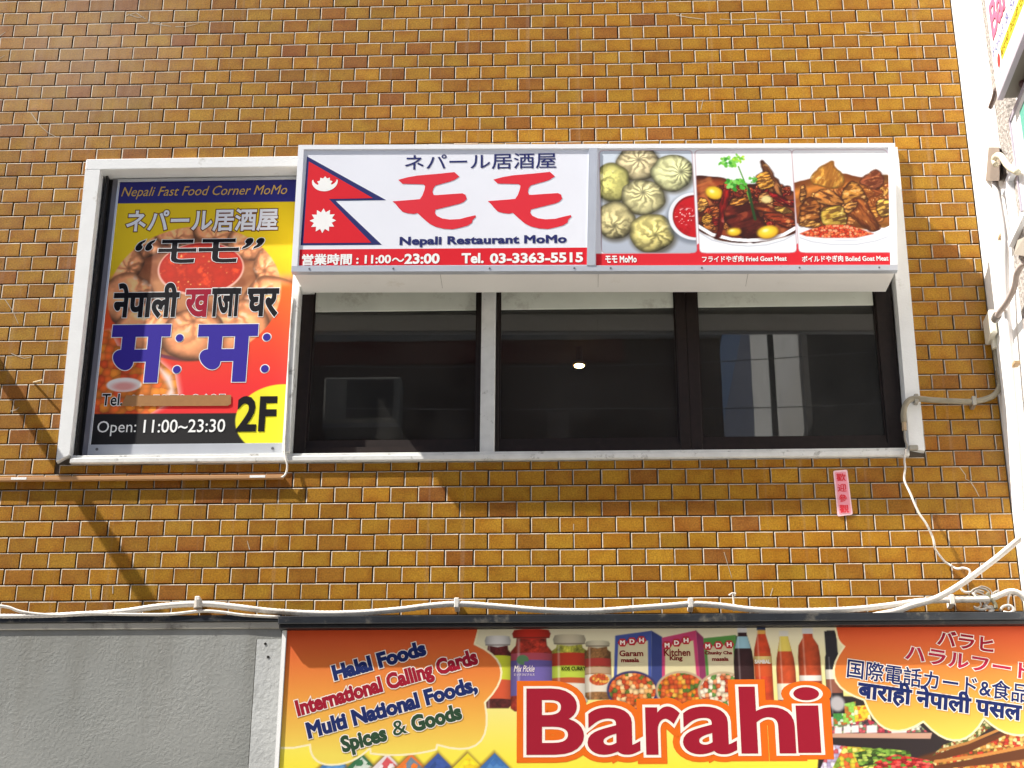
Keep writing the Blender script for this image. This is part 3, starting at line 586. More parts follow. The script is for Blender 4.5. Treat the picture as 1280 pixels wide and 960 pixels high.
# menu panel with three printed dishes
cv = Canvas(2.37, 3.715, 5.04, 5.672, .0026); cv.C[...] = hexc('eceef4')
WH = '#'
def rr(p, r):                                            # rounded outline inside four corners
    o = []; n = len(p)
    for i in range(n):
        a, b, c = Vector(p[i-1]), Vector(p[i]), Vector(p[(i+1) % n]); u = (a-b).normalized()*r; v = (c-b).normalized()*r
        for t in (0, .33, .66, 1): o.append(tuple((b+u)*(1-t)**2+b*2*t*(1-t)+(b+v)*t*t))
    return o
F1 = rr([(2.4341,5.6524),(2.8427,5.6471),(2.8455,5.1337),(2.4361,5.1379)], .02); F2 = rr([(2.8550,5.6469),(3.2810,5.6414),(3.2702,5.1292),(2.8557,5.1335)], .02); F3 = rr([(3.2793,5.6414),(3.6963,5.6340),(3.6828,5.1250),(3.2787,5.1291)], .02)
cv.fill([(2.4120,5.1363),(3.7080,5.1227),(3.7019,5.0515),(2.4110,5.0703)], 'd8222f')
for p in ([(2.8127,5.1264),(2.8524,5.1803),(2.8879,5.1253)], [(3.2355,5.1201),(3.2763,5.1739),(3.3104,5.1190)]): cv.fill(p, 'd8222f')
def card(F, paint, bgc):
    c2 = Canvas.__new__(Canvas); c2.X, c2.Z, c2.C, c2.step = cv.X, cv.Z, cv.C.copy(), cv.step
    g = c2.clipsub(F); g.C[...] = bgc(g); paint(c2); v = cv.clipsub(F); mk = v.poly(F); src = c2.clipsub(F).C
    edge = (1-sst(.001, .004, np.abs(v.sd)))
    v.blend(mk, src); v.blend(edge*.5, 'b08a94')
q = 1/336.
def p1(c):
    v = c.sub(2.42, 2.86, 5.0, 5.68); g = sst(5.05, 5.6, v.Z)[..., None]; v.C[...] = np.array(hexc('aeb6c4'))*(1-g)+np.array(hexc('d3dde8'))*g
    D = [((2.6017,5.5838), 27, 25, (.05, .2)), ((2.4874,5.4882), 22, 27, (-.7, .0)), ((2.7509,5.5324), 26, 25, (.45, .05)), ((2.6218,5.4135), 27, 24, (.0, .25)), ((2.4942,5.3000), 24, 26, (.0, -.3)), ((2.6549,5.2343), 28, 26, (.15, -.1))]
    for k, (cc, rx, rz, kn) in enumerate(D): c.dumpling(cc, rx*q*1.20, rz*q*1.22, ['d6c79a', 'd2cc78', 'dcdca4', 'dcd49c', 'cfc38c', 'dccf82'][k], kn, n=[10, 5, 13, 11, 7, 7][k], seed=60+k, swirl=2.2, wob=9., gain=1.22, pleat=.16, hi='f6f0cc', dark='4c3a14')
    b = (2.8404,5.3143); c.ell((b[0]-.004, b[1]-.012), .118, .125, '5c6470', soft=.014, a=.6); c.ell(b, .112, .118, 'e6e9f0'); c.ell((b[0]+.005, b[1]), .099, .105, '8a1418'); c.ell((b[0]+.006, b[1]-.004), .095, .099, 'c4141e')
    v = c.sub(b[0]-.1, b[0]+.1, b[1]-.1, b[1]+.1); f = noise(v.X, v.Z, 150, 3); m2 = v.ellm((b[0]-.04, b[1]-.0), .045, .04, .6, soft=.01); v.blend(m2*sst(.72, .82, f), 'f4d0d0'); f = fbm(v.X, v.Z, 30, 6); v.blend(v.ellm((b[0]+.006, b[1]-.004), .095, .099)*sst(.5, .7, f)*.4, '8c0c14')
def leaf(c, p, r, k, cl, n=26, rng=None):
    rg = random.Random(k)
    for i in range(n):
        a = rg.uniform(0, 6.28); d = r*rg.uniform(.1, 1)**.7; c.ell((p[0]+d*math.cos(a), p[1]+d*.75*math.sin(a)), r*rg.uniform(.16, .3), r*rg.uniform(.12, .22), rg.choice(cl), rg.uniform(0, 3))
def blobs(c, k, n, x0, x1, z0, z1, cols_, r0, r1, **kw):
    rg = random.Random(k)
    for i in range(n):
        x, z = rg.uniform(x0, x1), rg.uniform(z0, z1); r = rg.uniform(r0, r1); a0 = rg.uniform(0, 6.28); m_ = rg.randint(4, 6); st = rg.uniform(0, 3.1)
        pts = [(x+r*rg.uniform(.75, 1.2)*math.cos(a0+6.283*j/m_), z+r*rg.uniform(.55, .9)*math.sin(a0+6.283*j/m_)) for j in range(m_)]
        c.chunk(pts, rg.choice(cols_), seed=k+i, streak=(math.cos(st), math.sin(st)), **kw)
def p2(c):
    v = c.sub(2.82, 3.30, 5.0, 5.68); v.C[...] = hexc('eef0f4')
    c.ell((3.0696,5.3423), .205, .135, 'c9d2d4', soft=.01); c.ell((3.0696,5.3423), .200, .128, 'dfe8ea'); c.ell((3.0692,5.3344), .19, .118, '4f8a5c', soft=.01); c.ell((3.0654,5.2594), .203, .060, 'f4f6fa', soft=.004); c.ell((3.0666,5.2830), .195, .055, '3f7a4c', soft=.01)
    c.chunk([(2.8469,5.4822),(2.9245,5.5051),(3.0108,5.4875),(3.0783,5.4461),(3.1659,5.4607),(3.2497,5.4111),(3.3000,5.3864),(3.2913,5.2480),(3.2038,5.2179),(3.0831,5.2042),(2.9470,5.2258),(2.8458,5.2747)], '8a3a1c', 17, hi='e09050', shadow=.3)
    blobs(c, 5, 80, *[v_ for v_ in ((2.8987,6.4491)[0], (3.3444,6.4392)[0])], (3.0507,5.2399)[1], (3.0618,5.4624)[1], ['8a2c18', 'a83c1c', 'c0602a', '74241a', 'd0803a', '981c18'], .018, .034, hi='f8b870', spec=.7, shadow=.45)
    c.chunk([(2.9799,5.3438),(3.0167,5.3910),(3.0747,5.3741),(3.1041,5.3418),(3.1405,5.2503),(3.1099,5.1920),(3.0495,5.2164),(2.9904,5.2724)], '5c1c12', 3, hi='c86a3a', spec=.35); c.chunk([(2.9944,5.3595),(3.0172,5.4030),(3.0793,5.3980),(3.0712,5.3742)], 'd88a34', 8)
    c.chunk([(3.1449,5.5866),(3.1647,5.5658),(3.2029,5.5003),(3.2264,5.4275),(3.2188,5.4157),(3.1719,5.4445),(3.1486,5.5255)], 'c07a44', 5, streak=(.5, -1)); c.chunk([(3.1129,5.5100),(3.1630,5.5334),(3.1885,5.4925),(3.1862,5.4523),(3.1303,5.4452)], 'e8a23c', 5)
    c.chunk([(3.1221,5.4213),(3.1844,5.4202),(3.1813,5.3644),(3.1258,5.3613)], 'c48a4c', 6, amp=.3); c.ell((3.1552,5.3927), .022, .017, 'e0d08c', soft=.006)
    c.chunk([(3.0986,5.3697),(3.1776,5.3605),(3.2626,5.3392),(3.2601,5.2997),(3.1854,5.3167),(3.1041,5.3418)], 'a84a22', 7, streak=(1, -.1)); c.chunk([(3.1877,5.3563),(3.2458,5.3474),(3.2616,5.3234),(3.1997,5.3244)], 'e6bc54', 2)
    c.chunk([(3.1480,5.3252),(3.2670,5.2996),(3.2675,5.2523),(3.2164,5.2570),(3.1499,5.2975)], 'a03c1c', 9, streak=(1, -.1)); c.chunk([(3.1710,5.4285),(3.2482,5.3872),(3.2773,5.3549),(3.2295,5.3636),(3.1766,5.4044)], '9c1418', 7, streak=(1, -.6))
    c.stroke([(2.8524,5.2667),(2.9125,5.2225),(2.9972,5.1977),(3.0653,5.1907),(3.1443,5.1954),(3.2209,5.2177),(3.2707,5.2483)], .016, 'f4f6fa'); c.stroke([(2.8513,5.2391),(2.9113,5.1951),(2.9959,5.1703),(3.0639,5.1635),(3.1428,5.1681),(3.2193,5.1903),(3.2724,5.2208)], .006, 'c2c6d2', .8)
    for p, rx, rz, a in (((2.9317,5.4284), .037, .031, -.4), ((3.1531,5.2305), .045, .030, .25), ((3.0091,5.2327), .028, .018, .1)):
        c.ell((p[0]+.003, p[1]-.005), rx*1.1, rz*1.1, '2c0c06', a, soft=.012, a=.7); c.ell(p, rx, rz, 'd6a01c', a, soft=.006); c.ell((p[0]-.004, p[1]+.004), rx*.8, rz*.75, 'f2d83c', a, soft=.014); c.ell((p[0]-.01, p[1]+.008), rx*.28, rz*.25, 'fdf6b0', a, soft=.006)
    c.chunk([(2.8577,5.4016),(2.8923,5.4010),(2.9014,5.3690),(2.8831,5.3454),(2.8552,5.3379)], 'f0b050', 4, hi='ffe8b0'); c.chunk([(2.8746,5.3058),(2.8963,5.3293),(2.9160,5.3052),(2.9009,5.2738),(2.8737,5.2821)], 'e8a83c', 4)
    c.chunk([(2.9746,5.4558),(3.0027,5.4634),(2.9970,5.4153),(2.9695,5.3440),(2.9560,5.2729),(2.9427,5.2063),(2.9223,5.2105),(2.9322,5.2812),(2.9498,5.3682)], 'd42018', 7, streak=(.2, 1), hi='ff9080', gl=.1); c.chunk([(2.9722,5.4800),(3.0062,5.4634),(2.9843,5.4396)], 'c03028', 3)
    for pts in ([(3.0422,5.5598),(3.0542,5.5191),(3.0691,5.4703),(3.0810,5.4300)], [(3.0740,5.4301),(3.0854,5.3819),(3.0937,5.3420)]): c.stroke(pts, .006, '5a9a3c')
    c.stroke([(3.0818,5.4460),(3.0937,5.3420),(3.1016,5.2943)], .012, '24421c')
    leaf(c, (2.9977,5.5810), .042, 3, ['5cb83c', '7ed04a', '3f9c30', '8cd868']); leaf(c, (3.0442,5.6006), .026, 4, ['9ad83c', 'b8e83c', '6cc038']); leaf(c, (3.0309,5.4710), .046, 7, ['4eb034', '74c84a', '2f8c28', '8ad468']); leaf(c, (3.1016,5.4940), .020, 9, ['4ea838', '3c8a30', '6cc04c'])
def p3(c):
    v = c.sub(3.21, 3.70, 5.0, 5.68); v.C[...] = hexc('eef0f4')
    c.ell((3.4895,5.3356), .215, .155, 'c6cad6', soft=.006); c.ell((3.4895,5.3356), .208, .148, 'e4e8f0', soft=.01); c.ell((3.4792,5.3834), .19, .105, 'a8c4b8', soft=.012); c.ell((3.4771,5.2608), .205, .070, 'f0f2f8', soft=.006); c.ell((3.4671,5.3122), .185, .085, 'c8742c', soft=.012)
    c.chunk([(3.2679,5.4269),(3.3407,5.4819),(3.4457,5.4962),(3.5651,5.4700),(3.6700,5.4843),(3.7350,5.4351),(3.7131,5.3003),(3.6333,5.2465),(3.4626,5.2492),(3.3263,5.2592),(3.2601,5.2997)], 'b8702c', 23, hi='f0b860', dark='7a3a14', shadow=.2)
    x0, x1 = (3.3663,6.4387)[0], (3.7589,6.4300)[0]
    blobs(c, 31, 44, x0, x1, (3.4649,5.2806)[1], (3.4769,5.4474)[1], ['c87c34', 'dc983c', 'b86a2c', 'e8ac50', 'ac5a28', 'd28844'], .022, .040, hi='fff0b8', spec=.65, dark='6a2c0c', shadow=.45)
    c.chunk([(3.3580,5.4816),(3.3861,5.5377),(3.4367,5.5652),(3.4546,5.5730),(3.4492,5.5447),(3.4891,5.5197),(3.4994,5.4711),(3.4703,5.4515),(3.3878,5.4610)], 'dfa040', 3, streak=(.4, 1), dark='8a4c14', hi='fff0b0', shadow=.7)
    c.chunk([(3.5616,5.4701),(3.6287,5.5294),(3.6554,5.5168),(3.6722,5.4682),(3.6281,5.4369),(3.5949,5.4534)], '9c5230', 5, dark='50200c'); c.chunk([(3.4809,5.4073),(3.5123,5.4589),(3.5409,5.4704),(3.5724,5.4298),(3.5887,5.3736),(3.5121,5.3630),(3.4792,5.3834)], 'd8923c', 4, amp=.25, hi='ffd898', shadow=.7)
    c.chunk([(3.3705,5.4091),(3.4003,5.4407),(3.4539,5.4158),(3.4918,5.3673),(3.4356,5.3523),(3.3753,5.3771)], 'c8803a', 6, streak=(1, -.5)); c.chunk([(3.3054,5.3624),(3.3419,5.3936),(3.3817,5.3691),(3.3787,5.2741),(3.3331,5.2591),(3.2940,5.2912)], 'a86228', 8, streak=(1, .1)); c.chunk([(3.2896,5.2755),(3.3352,5.2906),(3.3816,5.2662),(3.3529,5.2470),(3.2986,5.2557)], 'd89c48', 8)
    c.chunk([(3.3858,5.3293),(3.4147,5.3487),(3.4769,5.3516),(3.4906,5.3039),(3.4771,5.2608),(3.3950,5.2621)], 'd6b048', 5, amp=.25, hi='fff0a0', shadow=.7); c.ell((3.4151,5.3051), .010, .013, '8a5c1c', soft=.006)
    c.chunk([(3.4895,5.3356),(3.5342,5.3825),(3.5749,5.3739),(3.6278,5.2623),(3.6116,5.2312),(3.5589,5.2555),(3.5214,5.3034)], 'a45a26', 9, streak=(.6, -1), dark='4c1c08', shadow=.8); c.chunk([(3.4837,5.3515),(3.5268,5.3747),(3.5537,5.3663),(3.5014,5.3116)], 'dc9a4c', 2)
    c.chunk([(3.6296,5.3690),(3.6649,5.3804),(3.6842,5.3641),(3.6789,5.3009),(3.6316,5.3095)], 'e8b850', 5, hi='fff4b8'); c.chunk([(3.2990,5.4263),(3.3258,5.4660),(3.3291,5.4098),(3.3059,5.3703)], 'd8984c', 6)
    c.stroke([(3.2908,5.2401),(3.3405,5.2158),(3.4248,5.1989),(3.5271,5.1973),(3.6138,5.2155),(3.6811,5.2458)], .020, 'eef0f6'); c.stroke([(3.2883,5.2010),(3.3382,5.1807),(3.4225,5.1658),(3.5245,5.1642),(3.6109,5.1804),(3.6812,5.2066)], .006, 'c2c6d2', .8)
    ch = [(3.2895,5.2205),(3.3423,5.2432),(3.4155,5.2617),(3.4976,5.2604),(3.5639,5.2319),(3.6035,5.2157),(3.5271,5.1973),(3.3907,5.1994),(3.3161,5.2084)]; c.fill(ch, '8c2414', .006); c.voro(ch, ['d8502c', 'c83c20', 'e87848', 'b82c18', 'f09a70'], .010, 9, .7)
card(F1, p1, lambda g: np.array(hexc('c4ccd8'))); card(F2, p2, lambda g: np.array(hexc('eef0f4'))); card(F3, p3, lambda g: np.array(hexc('eef0f4')))
kp = cv.poly([bq(.4995, .036), bq(.991, .036), bq(.991, 1-rv+.005), bq(.4995, 1-rv+.005)]) > .5
o = cv.build(sgn, FD, 'face_panel', keep=kp)
lettering(sgn, 'モモ MoMo', wht, A, box=((2.4524,5.0919), (2.5849,5.1237)), bold=.0012)
lettering(sgn, 'フライドやぎ肉 Fried Goat Meat', wht, A, box=((2.8657,5.0877), (3.2249,5.1168)), bold=.0007)
lettering(sgn, 'ボイルドやぎ肉 Boiled Goat Meat', wht, A, box=((3.2908,5.0822), (3.6559,5.1115)), bold=.0007)

# ---------------------------------------------------------------- lower stucco wall with its ledge
low = thing('stucco_wall', (-.8, -.03, 0), 'rough grey stucco wall under the thin black ledge at lower left', 'wall')
def stucco_mat():
    mm = bpy.data.materials.new('stucco'); mm.use_nodes = True; t = mm.node_tree; N = t.nodes; L = t.links; p = N['Principled BSDF']
    g = N.new('ShaderNodeNewGeometry'); n = N.new('ShaderNodeTexNoise'); n.inputs['Scale'].default_value = 1.6; n.inputs['Detail'].default_value = 6; L.new(g.outputs['Position'], n.inputs['Vector'])
    r = N.new('ShaderNodeMapRange'); r.inputs['From Min'].default_value = .3; r.inputs['From Max'].default_value = .7; L.new(n.outputs['Fac'], r.inputs['Value'])
    mx = N.new('ShaderNodeMixRGB'); mx.inputs[1].default_value = lin(hexc('868884'))+(1,); mx.inputs[2].default_value = lin(hexc('9a9b97'))+(1,); L.new(r.outputs[0], mx.inputs[0]); vm = N.new('ShaderNodeVectorMath'); vm.operation = 'MULTIPLY'; vm.inputs[1].default_value = (7, 1, .7); L.new(g.outputs['Position'], vm.inputs[0])
    nd = N.new('ShaderNodeTexNoise'); nd.inputs['Scale'].default_value = 1; nd.inputs['Detail'].default_value = 7; L.new(vm.outputs[0], nd.inputs['Vector'])
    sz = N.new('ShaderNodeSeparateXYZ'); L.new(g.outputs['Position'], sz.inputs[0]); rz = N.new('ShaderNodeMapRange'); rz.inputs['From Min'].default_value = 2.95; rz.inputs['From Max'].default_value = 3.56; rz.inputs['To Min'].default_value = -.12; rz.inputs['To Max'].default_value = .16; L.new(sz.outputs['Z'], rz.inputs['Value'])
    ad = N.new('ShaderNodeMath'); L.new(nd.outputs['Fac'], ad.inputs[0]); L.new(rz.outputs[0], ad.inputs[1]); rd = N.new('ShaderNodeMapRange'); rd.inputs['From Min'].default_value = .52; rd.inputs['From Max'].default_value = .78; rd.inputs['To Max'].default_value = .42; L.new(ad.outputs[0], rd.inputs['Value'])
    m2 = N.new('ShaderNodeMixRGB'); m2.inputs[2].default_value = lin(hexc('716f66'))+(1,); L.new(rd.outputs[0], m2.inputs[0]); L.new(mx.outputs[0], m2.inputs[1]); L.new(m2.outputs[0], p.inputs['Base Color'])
    p.inputs['Roughness'].default_value = .42; p.inputs['Specular IOR Level'].default_value = .5
    n1 = N.new('ShaderNodeTexNoise'); n1.inputs['Scale'].default_value = 90; n1.inputs['Detail'].default_value = 2; L.new(g.outputs['Position'], n1.inputs['Vector'])
    n2 = N.new('ShaderNodeTexNoise'); n2.inputs['Scale'].default_value = 9; n2.inputs['Detail'].default_value = 2; L.new(g.outputs['Position'], n2.inputs['Vector'])
    rr_ = N.new('ShaderNodeMapRange'); rr_.inputs['From Min'].default_value = .42; rr_.inputs['From Max'].default_value = .60; L.new(n1.outputs['Fac'], rr_.inputs['Value'])
    ml = N.new('ShaderNodeMath'); ml.operation = 'MULTIPLY'; L.new(rr_.outputs[0], ml.inputs[0]); L.new(n2.outputs['Fac'], ml.inputs[1])
    b = N.new('ShaderNodeBump'); b.inputs['Distance'].default_value = .0007; L.new(ml.outputs[0], b.inputs['Height']); L.new(b.outputs[0], p.inputs['Normal']); return mm
STU = stucco_mat()
xp = (1.0243,3.2255)[0]
box('wall_face', STU, low, -3.6, xp-.003, -.050, .0, 0.12, 3.562)
box('wall_pilaster', mat('pilaster_paint', 'c2c4c2', .40, mottle=.10, mscale=7, dirt='9a9c96', dscale=3.2, dthr=.50, bump=.0016, bscale=70), low, xp, 1.128, -.052, .0, .12, 3.488)
box('wall_backing', mat('crack_dark', '5c564e', .9), low, xp-.003, 1.128, -.046, .0, .12, 3.5)
box('wall_head', STU, low, xp-.003, 1.128, -.050, .0, 3.4885, 3.562)
led = mat('ledge_metal', '2e3238', .35, spec=.6, metal=.3, mottle=.25, mscale=12, dirt='7c786e', dscale=9, dthr=.56)
mb = MB().box(-3.6, 1.122, -.062, -.001, 3.562, 3.588, .002); obj('ledge_flashing', mb, led, low)
box('ledge_moulding', mat('moulding_grey', 'a9a59a', .6, mottle=.12, dirt='57534a', dscale=6, dthr=.55), low, -3.6, 1.12, -.056, -.0505, 3.532, 3.5615, .003)
for c in ((1.0593,3.4697), (1.0740,3.4154)): obj('bolt_hole', MB().prism(ring(c, .0055, .0055, 8), -.0535, -.0515), mat('hole_black', '15130f', .9), low)

# ---------------------------------------------------------------- big grocery sign
BD = .112
shp = thing('shop_sign', (2.6, -.06, 2.75), 'wide orange and yellow halal grocery sign with big crimson lettering under a black cap', 'sign')
box('cabinet', mat('cabinet_grey', 'b8b6b0', .5), shp, 1.137, 4.098, -BD+.004, -.001, 2.75, 3.512)
mb = MB().box(1.122, 4.1, -.150, -.001, 3.524, 3.556, .003); obj('cap_flashing', mb, led, shp)
mb = MB().box(1.126, 4.099, -.143, -.001, 3.508, 3.5235, .002); obj('cap_lip', mb, mat('lip_black', '1b1a1b', .45, mottle=.3, mscale=30, dirt='6d6456', dscale=18, dthr=.60), shp)
box('side_trim', wht, shp, 1.136, 1.1545, -.118, -.004, 2.75, 3.507, .002)
cv = Canvas(1.155, 4.097, 2.86, 3.507, .003); X, Z = cv.X, cv.Z
zt, zb = 3.50, 2.96; g = np.clip((zt-Z)/(zt-zb), 0, 1)[..., None]
top, mid, bot = np.array(hexc('e9e0c4')), np.array(hexc('f2e68c')), np.array(hexc('fbe83c'))
cv.C[...] = np.where(g < .5, top*(1-g*2)+mid*g*2, mid*(2-g*2)+bot*(g*2-1))
# shelves of a shop, lower right
shelf = [(3.2682,3.2355),(4.0941,3.1942),(4.0542,2.8580),(3.2122,2.8601)]; cv.fill(shelf, '241c20', .004)
cv.fill([(3.4548,2.8745),(3.6165,2.9953),(4.0867,3.1321),(4.0542,2.8580)], '5a2c14', .01)
for k, (p, c_) in enumerate((([(3.2745,3.1477),(3.3054,3.1507),(3.2986,3.0979),(3.2706,3.0918)], 'd0c0d0'), ([(3.3001,3.1632),(3.3434,3.1662),(3.3365,3.1133),(3.2995,3.1103)], '3c8a3c'), ([(3.3398,3.2006),(3.3898,3.2098),(3.3796,3.1162),(3.3365,3.1133)], '8cc850'), ([(3.3822,3.1910),(3.4380,3.1971),(3.4449,3.1284),(3.3831,3.1224)], 'f0c832'), ([(3.2784,3.1166),(3.2971,3.1197),(3.2955,3.0979),(3.2767,3.0918)], 'c83c50'))):
    cv.fill(p, c_); cv.voro(p, [c_, 'f0f0e0', c_, 'c8501e', c_, c_], .012, k, .4, .75)
cv.voro([(3.4336,3.1409),(3.4747,3.1190),(3.6276,3.1184),(3.6556,3.0904),(3.2702,3.0857),(3.2719,3.1104),(3.3525,3.1225)], ['8a9a6c', 'c8505c', 'd8d8c8', '4c3c44', 'b83048', '6c7a5c'], .012, 12, .6)
for i in range(4): cv.fill([(3.3024,3.1088), (3.3301,3.1102), (3.3283,3.0854), (3.3007,3.0840)] if i == 0 else ([(3.3365,3.1133), (3.3641,3.1147), (3.3622,3.0884), (3.3345,3.0870)] if i == 1 else ([(3.3673,3.1163), (3.3950,3.1177), (3.3929,3.0898), (3.3652,3.0884)] if i == 2 else [(3.4255,3.1160), (3.4654,3.1174), (3.4631,3.0880), (3.4232,3.0866)])), 'eee6e8')
cv.fill([(3.5191,3.1002),(3.5774,3.1031),(3.5760,3.0876),(3.5179,3.0863)], 'eee8e8')
cv.fill([(3.2702,3.0857),(3.6736,3.0873),(3.6654,3.0642),(3.2691,3.0702)], 'c89a84')
cv.voro([(3.2674,3.0456),(3.3400,3.0361),(3.3341,2.9566),(3.2153,2.9053),(3.2508,2.9812)], ['b8a8c8', 'd8d0e4', '9c90b8', 'c05060', 'e0d8e8'], .016, 3, .5)
cv.voro([(3.3308,3.0361),(3.4370,3.0296),(3.4832,2.9988),(3.3968,2.9048),(3.2153,2.9053),(3.2786,2.9446)], ['d8b830', 'e0622c', 'c8c83c', 'f0e070', '7a9a30'], .017, 6, .55)
cv.voro([(3.3686,3.0114),(3.4674,3.0295),(3.5820,3.0169),(3.5859,2.9924),(3.4933,2.9744),(3.3857,2.9564)], ['5a8a2c', '7aa83c', '3c5c1c', 'a8c050', '2c3c18'], .018, 7, .6, aspect=.5)
cv.voro([(3.4448,2.9745),(3.5262,3.0048),(3.6636,2.9799),(3.6685,2.9041),(3.4271,2.9047)], ['b81c20', 'd82c28', '8c1418', 'e8504c', '5a9030'], .018, 8, .6, aspect=.5)
cv.voro([(3.6630,2.9738),(3.7998,3.0100),(4.0498,3.0766),(4.0448,3.0337),(3.7816,2.9796),(3.6739,2.9616)], ['d8b45c', 'b88030', 'e8d088', 'a8501c', '6a4a1c', 'c83020'], .013, 9, .6)
cv.voro([(3.6653,2.9982),(3.8194,3.0528),(3.9012,3.1080),(3.8795,3.1329),(3.8219,3.0775),(3.7118,3.0409)], ['b0a868', '6a5c30', 'd0c890', '8a3c1c', '4c5c2c'], .010, 10, .6)
cv.stroke([(3.6976,3.0195),(3.8036,3.0468),(3.9689,3.1139)], .010, 'b87a3c'); cv.stroke([(3.6754,2.9768),(3.8440,2.9976),(4.0606,3.0397)], .012, 'c8823c'); cv.stroke([(3.7024,2.9433),(3.8549,2.9580),(4.0541,2.9848)], .010, 'a86830')
cv.voro([(3.7335,2.9523),(4.0534,2.9787),(4.0428,2.8880),(3.6972,2.8889)], ['c8601c', 'e8b050', 'b83c1c', 'd89838', '7a3010'], .014, 11, .5, aspect=1.6)
cv.voro([(3.8156,3.0161),(4.0462,3.0459),(4.0526,3.1013),(3.9655,3.0831)], ['b83020', 'd8b45c', 'c88a3c', 'e0d090', '8c2c18'], .014, 13, .6)
# calling cards along the lower edge
for k, (cx, c1, c2) in enumerate((((1.3687,2.9502)[0], '3f78b8', '5a96cc'), ((1.4739,2.9499)[0], '2c6a44', 'e8e8e4'), ((1.5729,2.9496)[0], 'e8dce0', 'c82c34'), ((1.6655,2.9493)[0], 'e8742c', '4c80a8'), ((1.7704,2.9490)[0], '34509c', '27407c'), ((1.8845,2.9487)[0], 'f0dc28', 'e8c020'), ((1.9892,2.9484)[0], '3468ac', '4c80bc'))):
    zt_ = (1.3657,3.0150)[1]; s_ = .085
    pts = [(cx, zt_), (cx+s_, zt_-s_), (cx, zt_-2*s_), (cx-s_, zt_-s_)]
    cv.fill([(x-.002, z+.006) for x, z in pts], '7a5a2c', .012); cv.fill(pts, c1); h = [(cx, zt_-.014), (cx+s_*.7, zt_-s_*.8), (cx+.02, zt_-s_*1.3), (cx-s_*.4, zt_-s_*.7)]; cv.voro(h, [c2, c1, c2], .022, 40+k, .25, .8)
# jars, boxes and bottles
def jar(px0, px1, ytop, ylid, yneck, ybot, lid, body, bands, shine='ffffff'):
    pass
def jarw(x0, x1, zt, zl, zn, zb, lid, body, bands, seed=1):
    w_ = x1-x0; cx = (x0+x1)/2
    bp = [(x0+.14*w_, zl), (x1-.14*w_, zl), (x1-.12*w_, zn+.4*(zl-zn)), (x1, zn-.1*(zl-zn)), (x1, zb+.012), (x1-.1*w_, zb), (x0+.1*w_, zb), (x0, zb+.012), (x0, zn-.1*(zl-zn)), (x0+.12*w_, zn+.4*(zl-zn))]
    v = cv.clipsub(bp); mk = v.poly(bp); u = (v.X-cx)/(w_/2); f = fbm(v.X, v.Z, 45, seed); sh = (1-.42*np.abs(u)**2.2)*(.80+.9*(f-.35)+.35*(noise(v.X, v.Z, 190, seed)-.5)); v.blend(mk, np.clip(np.array(hexc(body))*sh[..., None], 0, 1))
    for (a, b, c_) in bands:
        m2 = mk*sst(b-.002, b+.002, v.Z+.004*u*u)*(1-sst(a-.002, a+.002, v.Z+.004*u*u)); v.blend(m2, np.clip(np.array(hexc(c_))*(1-.30*np.abs(u)**2.5)[..., None], 0, 1))
    v.blend(mk*(1-sst(.0, .12, np.abs(u+.62)))*.35, 'ffffff')
    lp = [(x0+.06*w_, zl+.002), (x0+.03*w_, (zl+zt)/2), (x0+.08*w_, zt-.004), (x0+.3*w_, zt), (x1-.3*w_, zt), (x1-.08*w_, zt-.004), (x1-.03*w_, (zl+zt)/2), (x1-.06*w_, zl+.002), (cx, zl-.006)]
    v = cv.clipsub(lp); mk = v.poly(lp); u = (v.X-cx)/(w_/2); v.blend(mk, np.clip(np.array(hexc(lid))*(1.05-.4*np.abs(u)**2)[..., None], 0, 1)); v.blend(mk*(1-sst(.0, .10, np.abs(v.Z-zl-.003)/.05))*.5, '2c1a14')
zz = lambda y: (2.2451,3.5236)[1]+(780-y)*((2.2451,3.5236)[1]-(2.2429,3.2022)[1])/100.
xx = lambda x: (2.2440,3.3614)[0]+(x-700)*((2.8711,3.3581)[0]-(2.2440,3.3614)[0])/200.
jarw(xx(604), xx(639), zz(793), zz(806), zz(815), zz(884), 'dcd8d4', '5c1c1c', [(zz(818), zz(862), 'd2d832'), (zz(848), zz(872), 'd8502c')], 2)
jarw(xx(638), xx(690), zz(785), zz(797), zz(812), zz(888), 'c4281c', 'b83020', [(zz(815), zz(828), 'c04a5c'), (zz(824), zz(868), '6a5aa8')], 3)
jarw(xx(690), xx(734), zz(792), zz(805), zz(812), zz(880), 'c8bca0', 'b4b03c', [(zz(815), zz(832), 'c8341e'), (zz(831), zz(846), 'b8cc3c'), (zz(846), zz(854), 'b84c24'), (zz(853), zz(876), 'e8e0d0')], 4)
jarw(xx(731), xx(764), zz(800), zz(808), zz(814), zz(874), 'cfc6a8', '9c6a3c', [(zz(822), zz(832), 'c43c34'), (zz(833), zz(841), 'b89878'), (zz(842), zz(864), 'e8dcc8')], 5)
cv.voro(ring((xx(749), zz(849)), .040, .024, 16), ['c85a24', 'e0a040', 'b8401c'], .010, 5, .5); cv.ell((xx(653), zz(824)), .024, .020, '5c8a5c')
cv.fill([(xx(655), zz(826)), (xx(669), zz(826)), (xx(669), zz(852)), (xx(655), zz(852))], '6a5aa8'); 
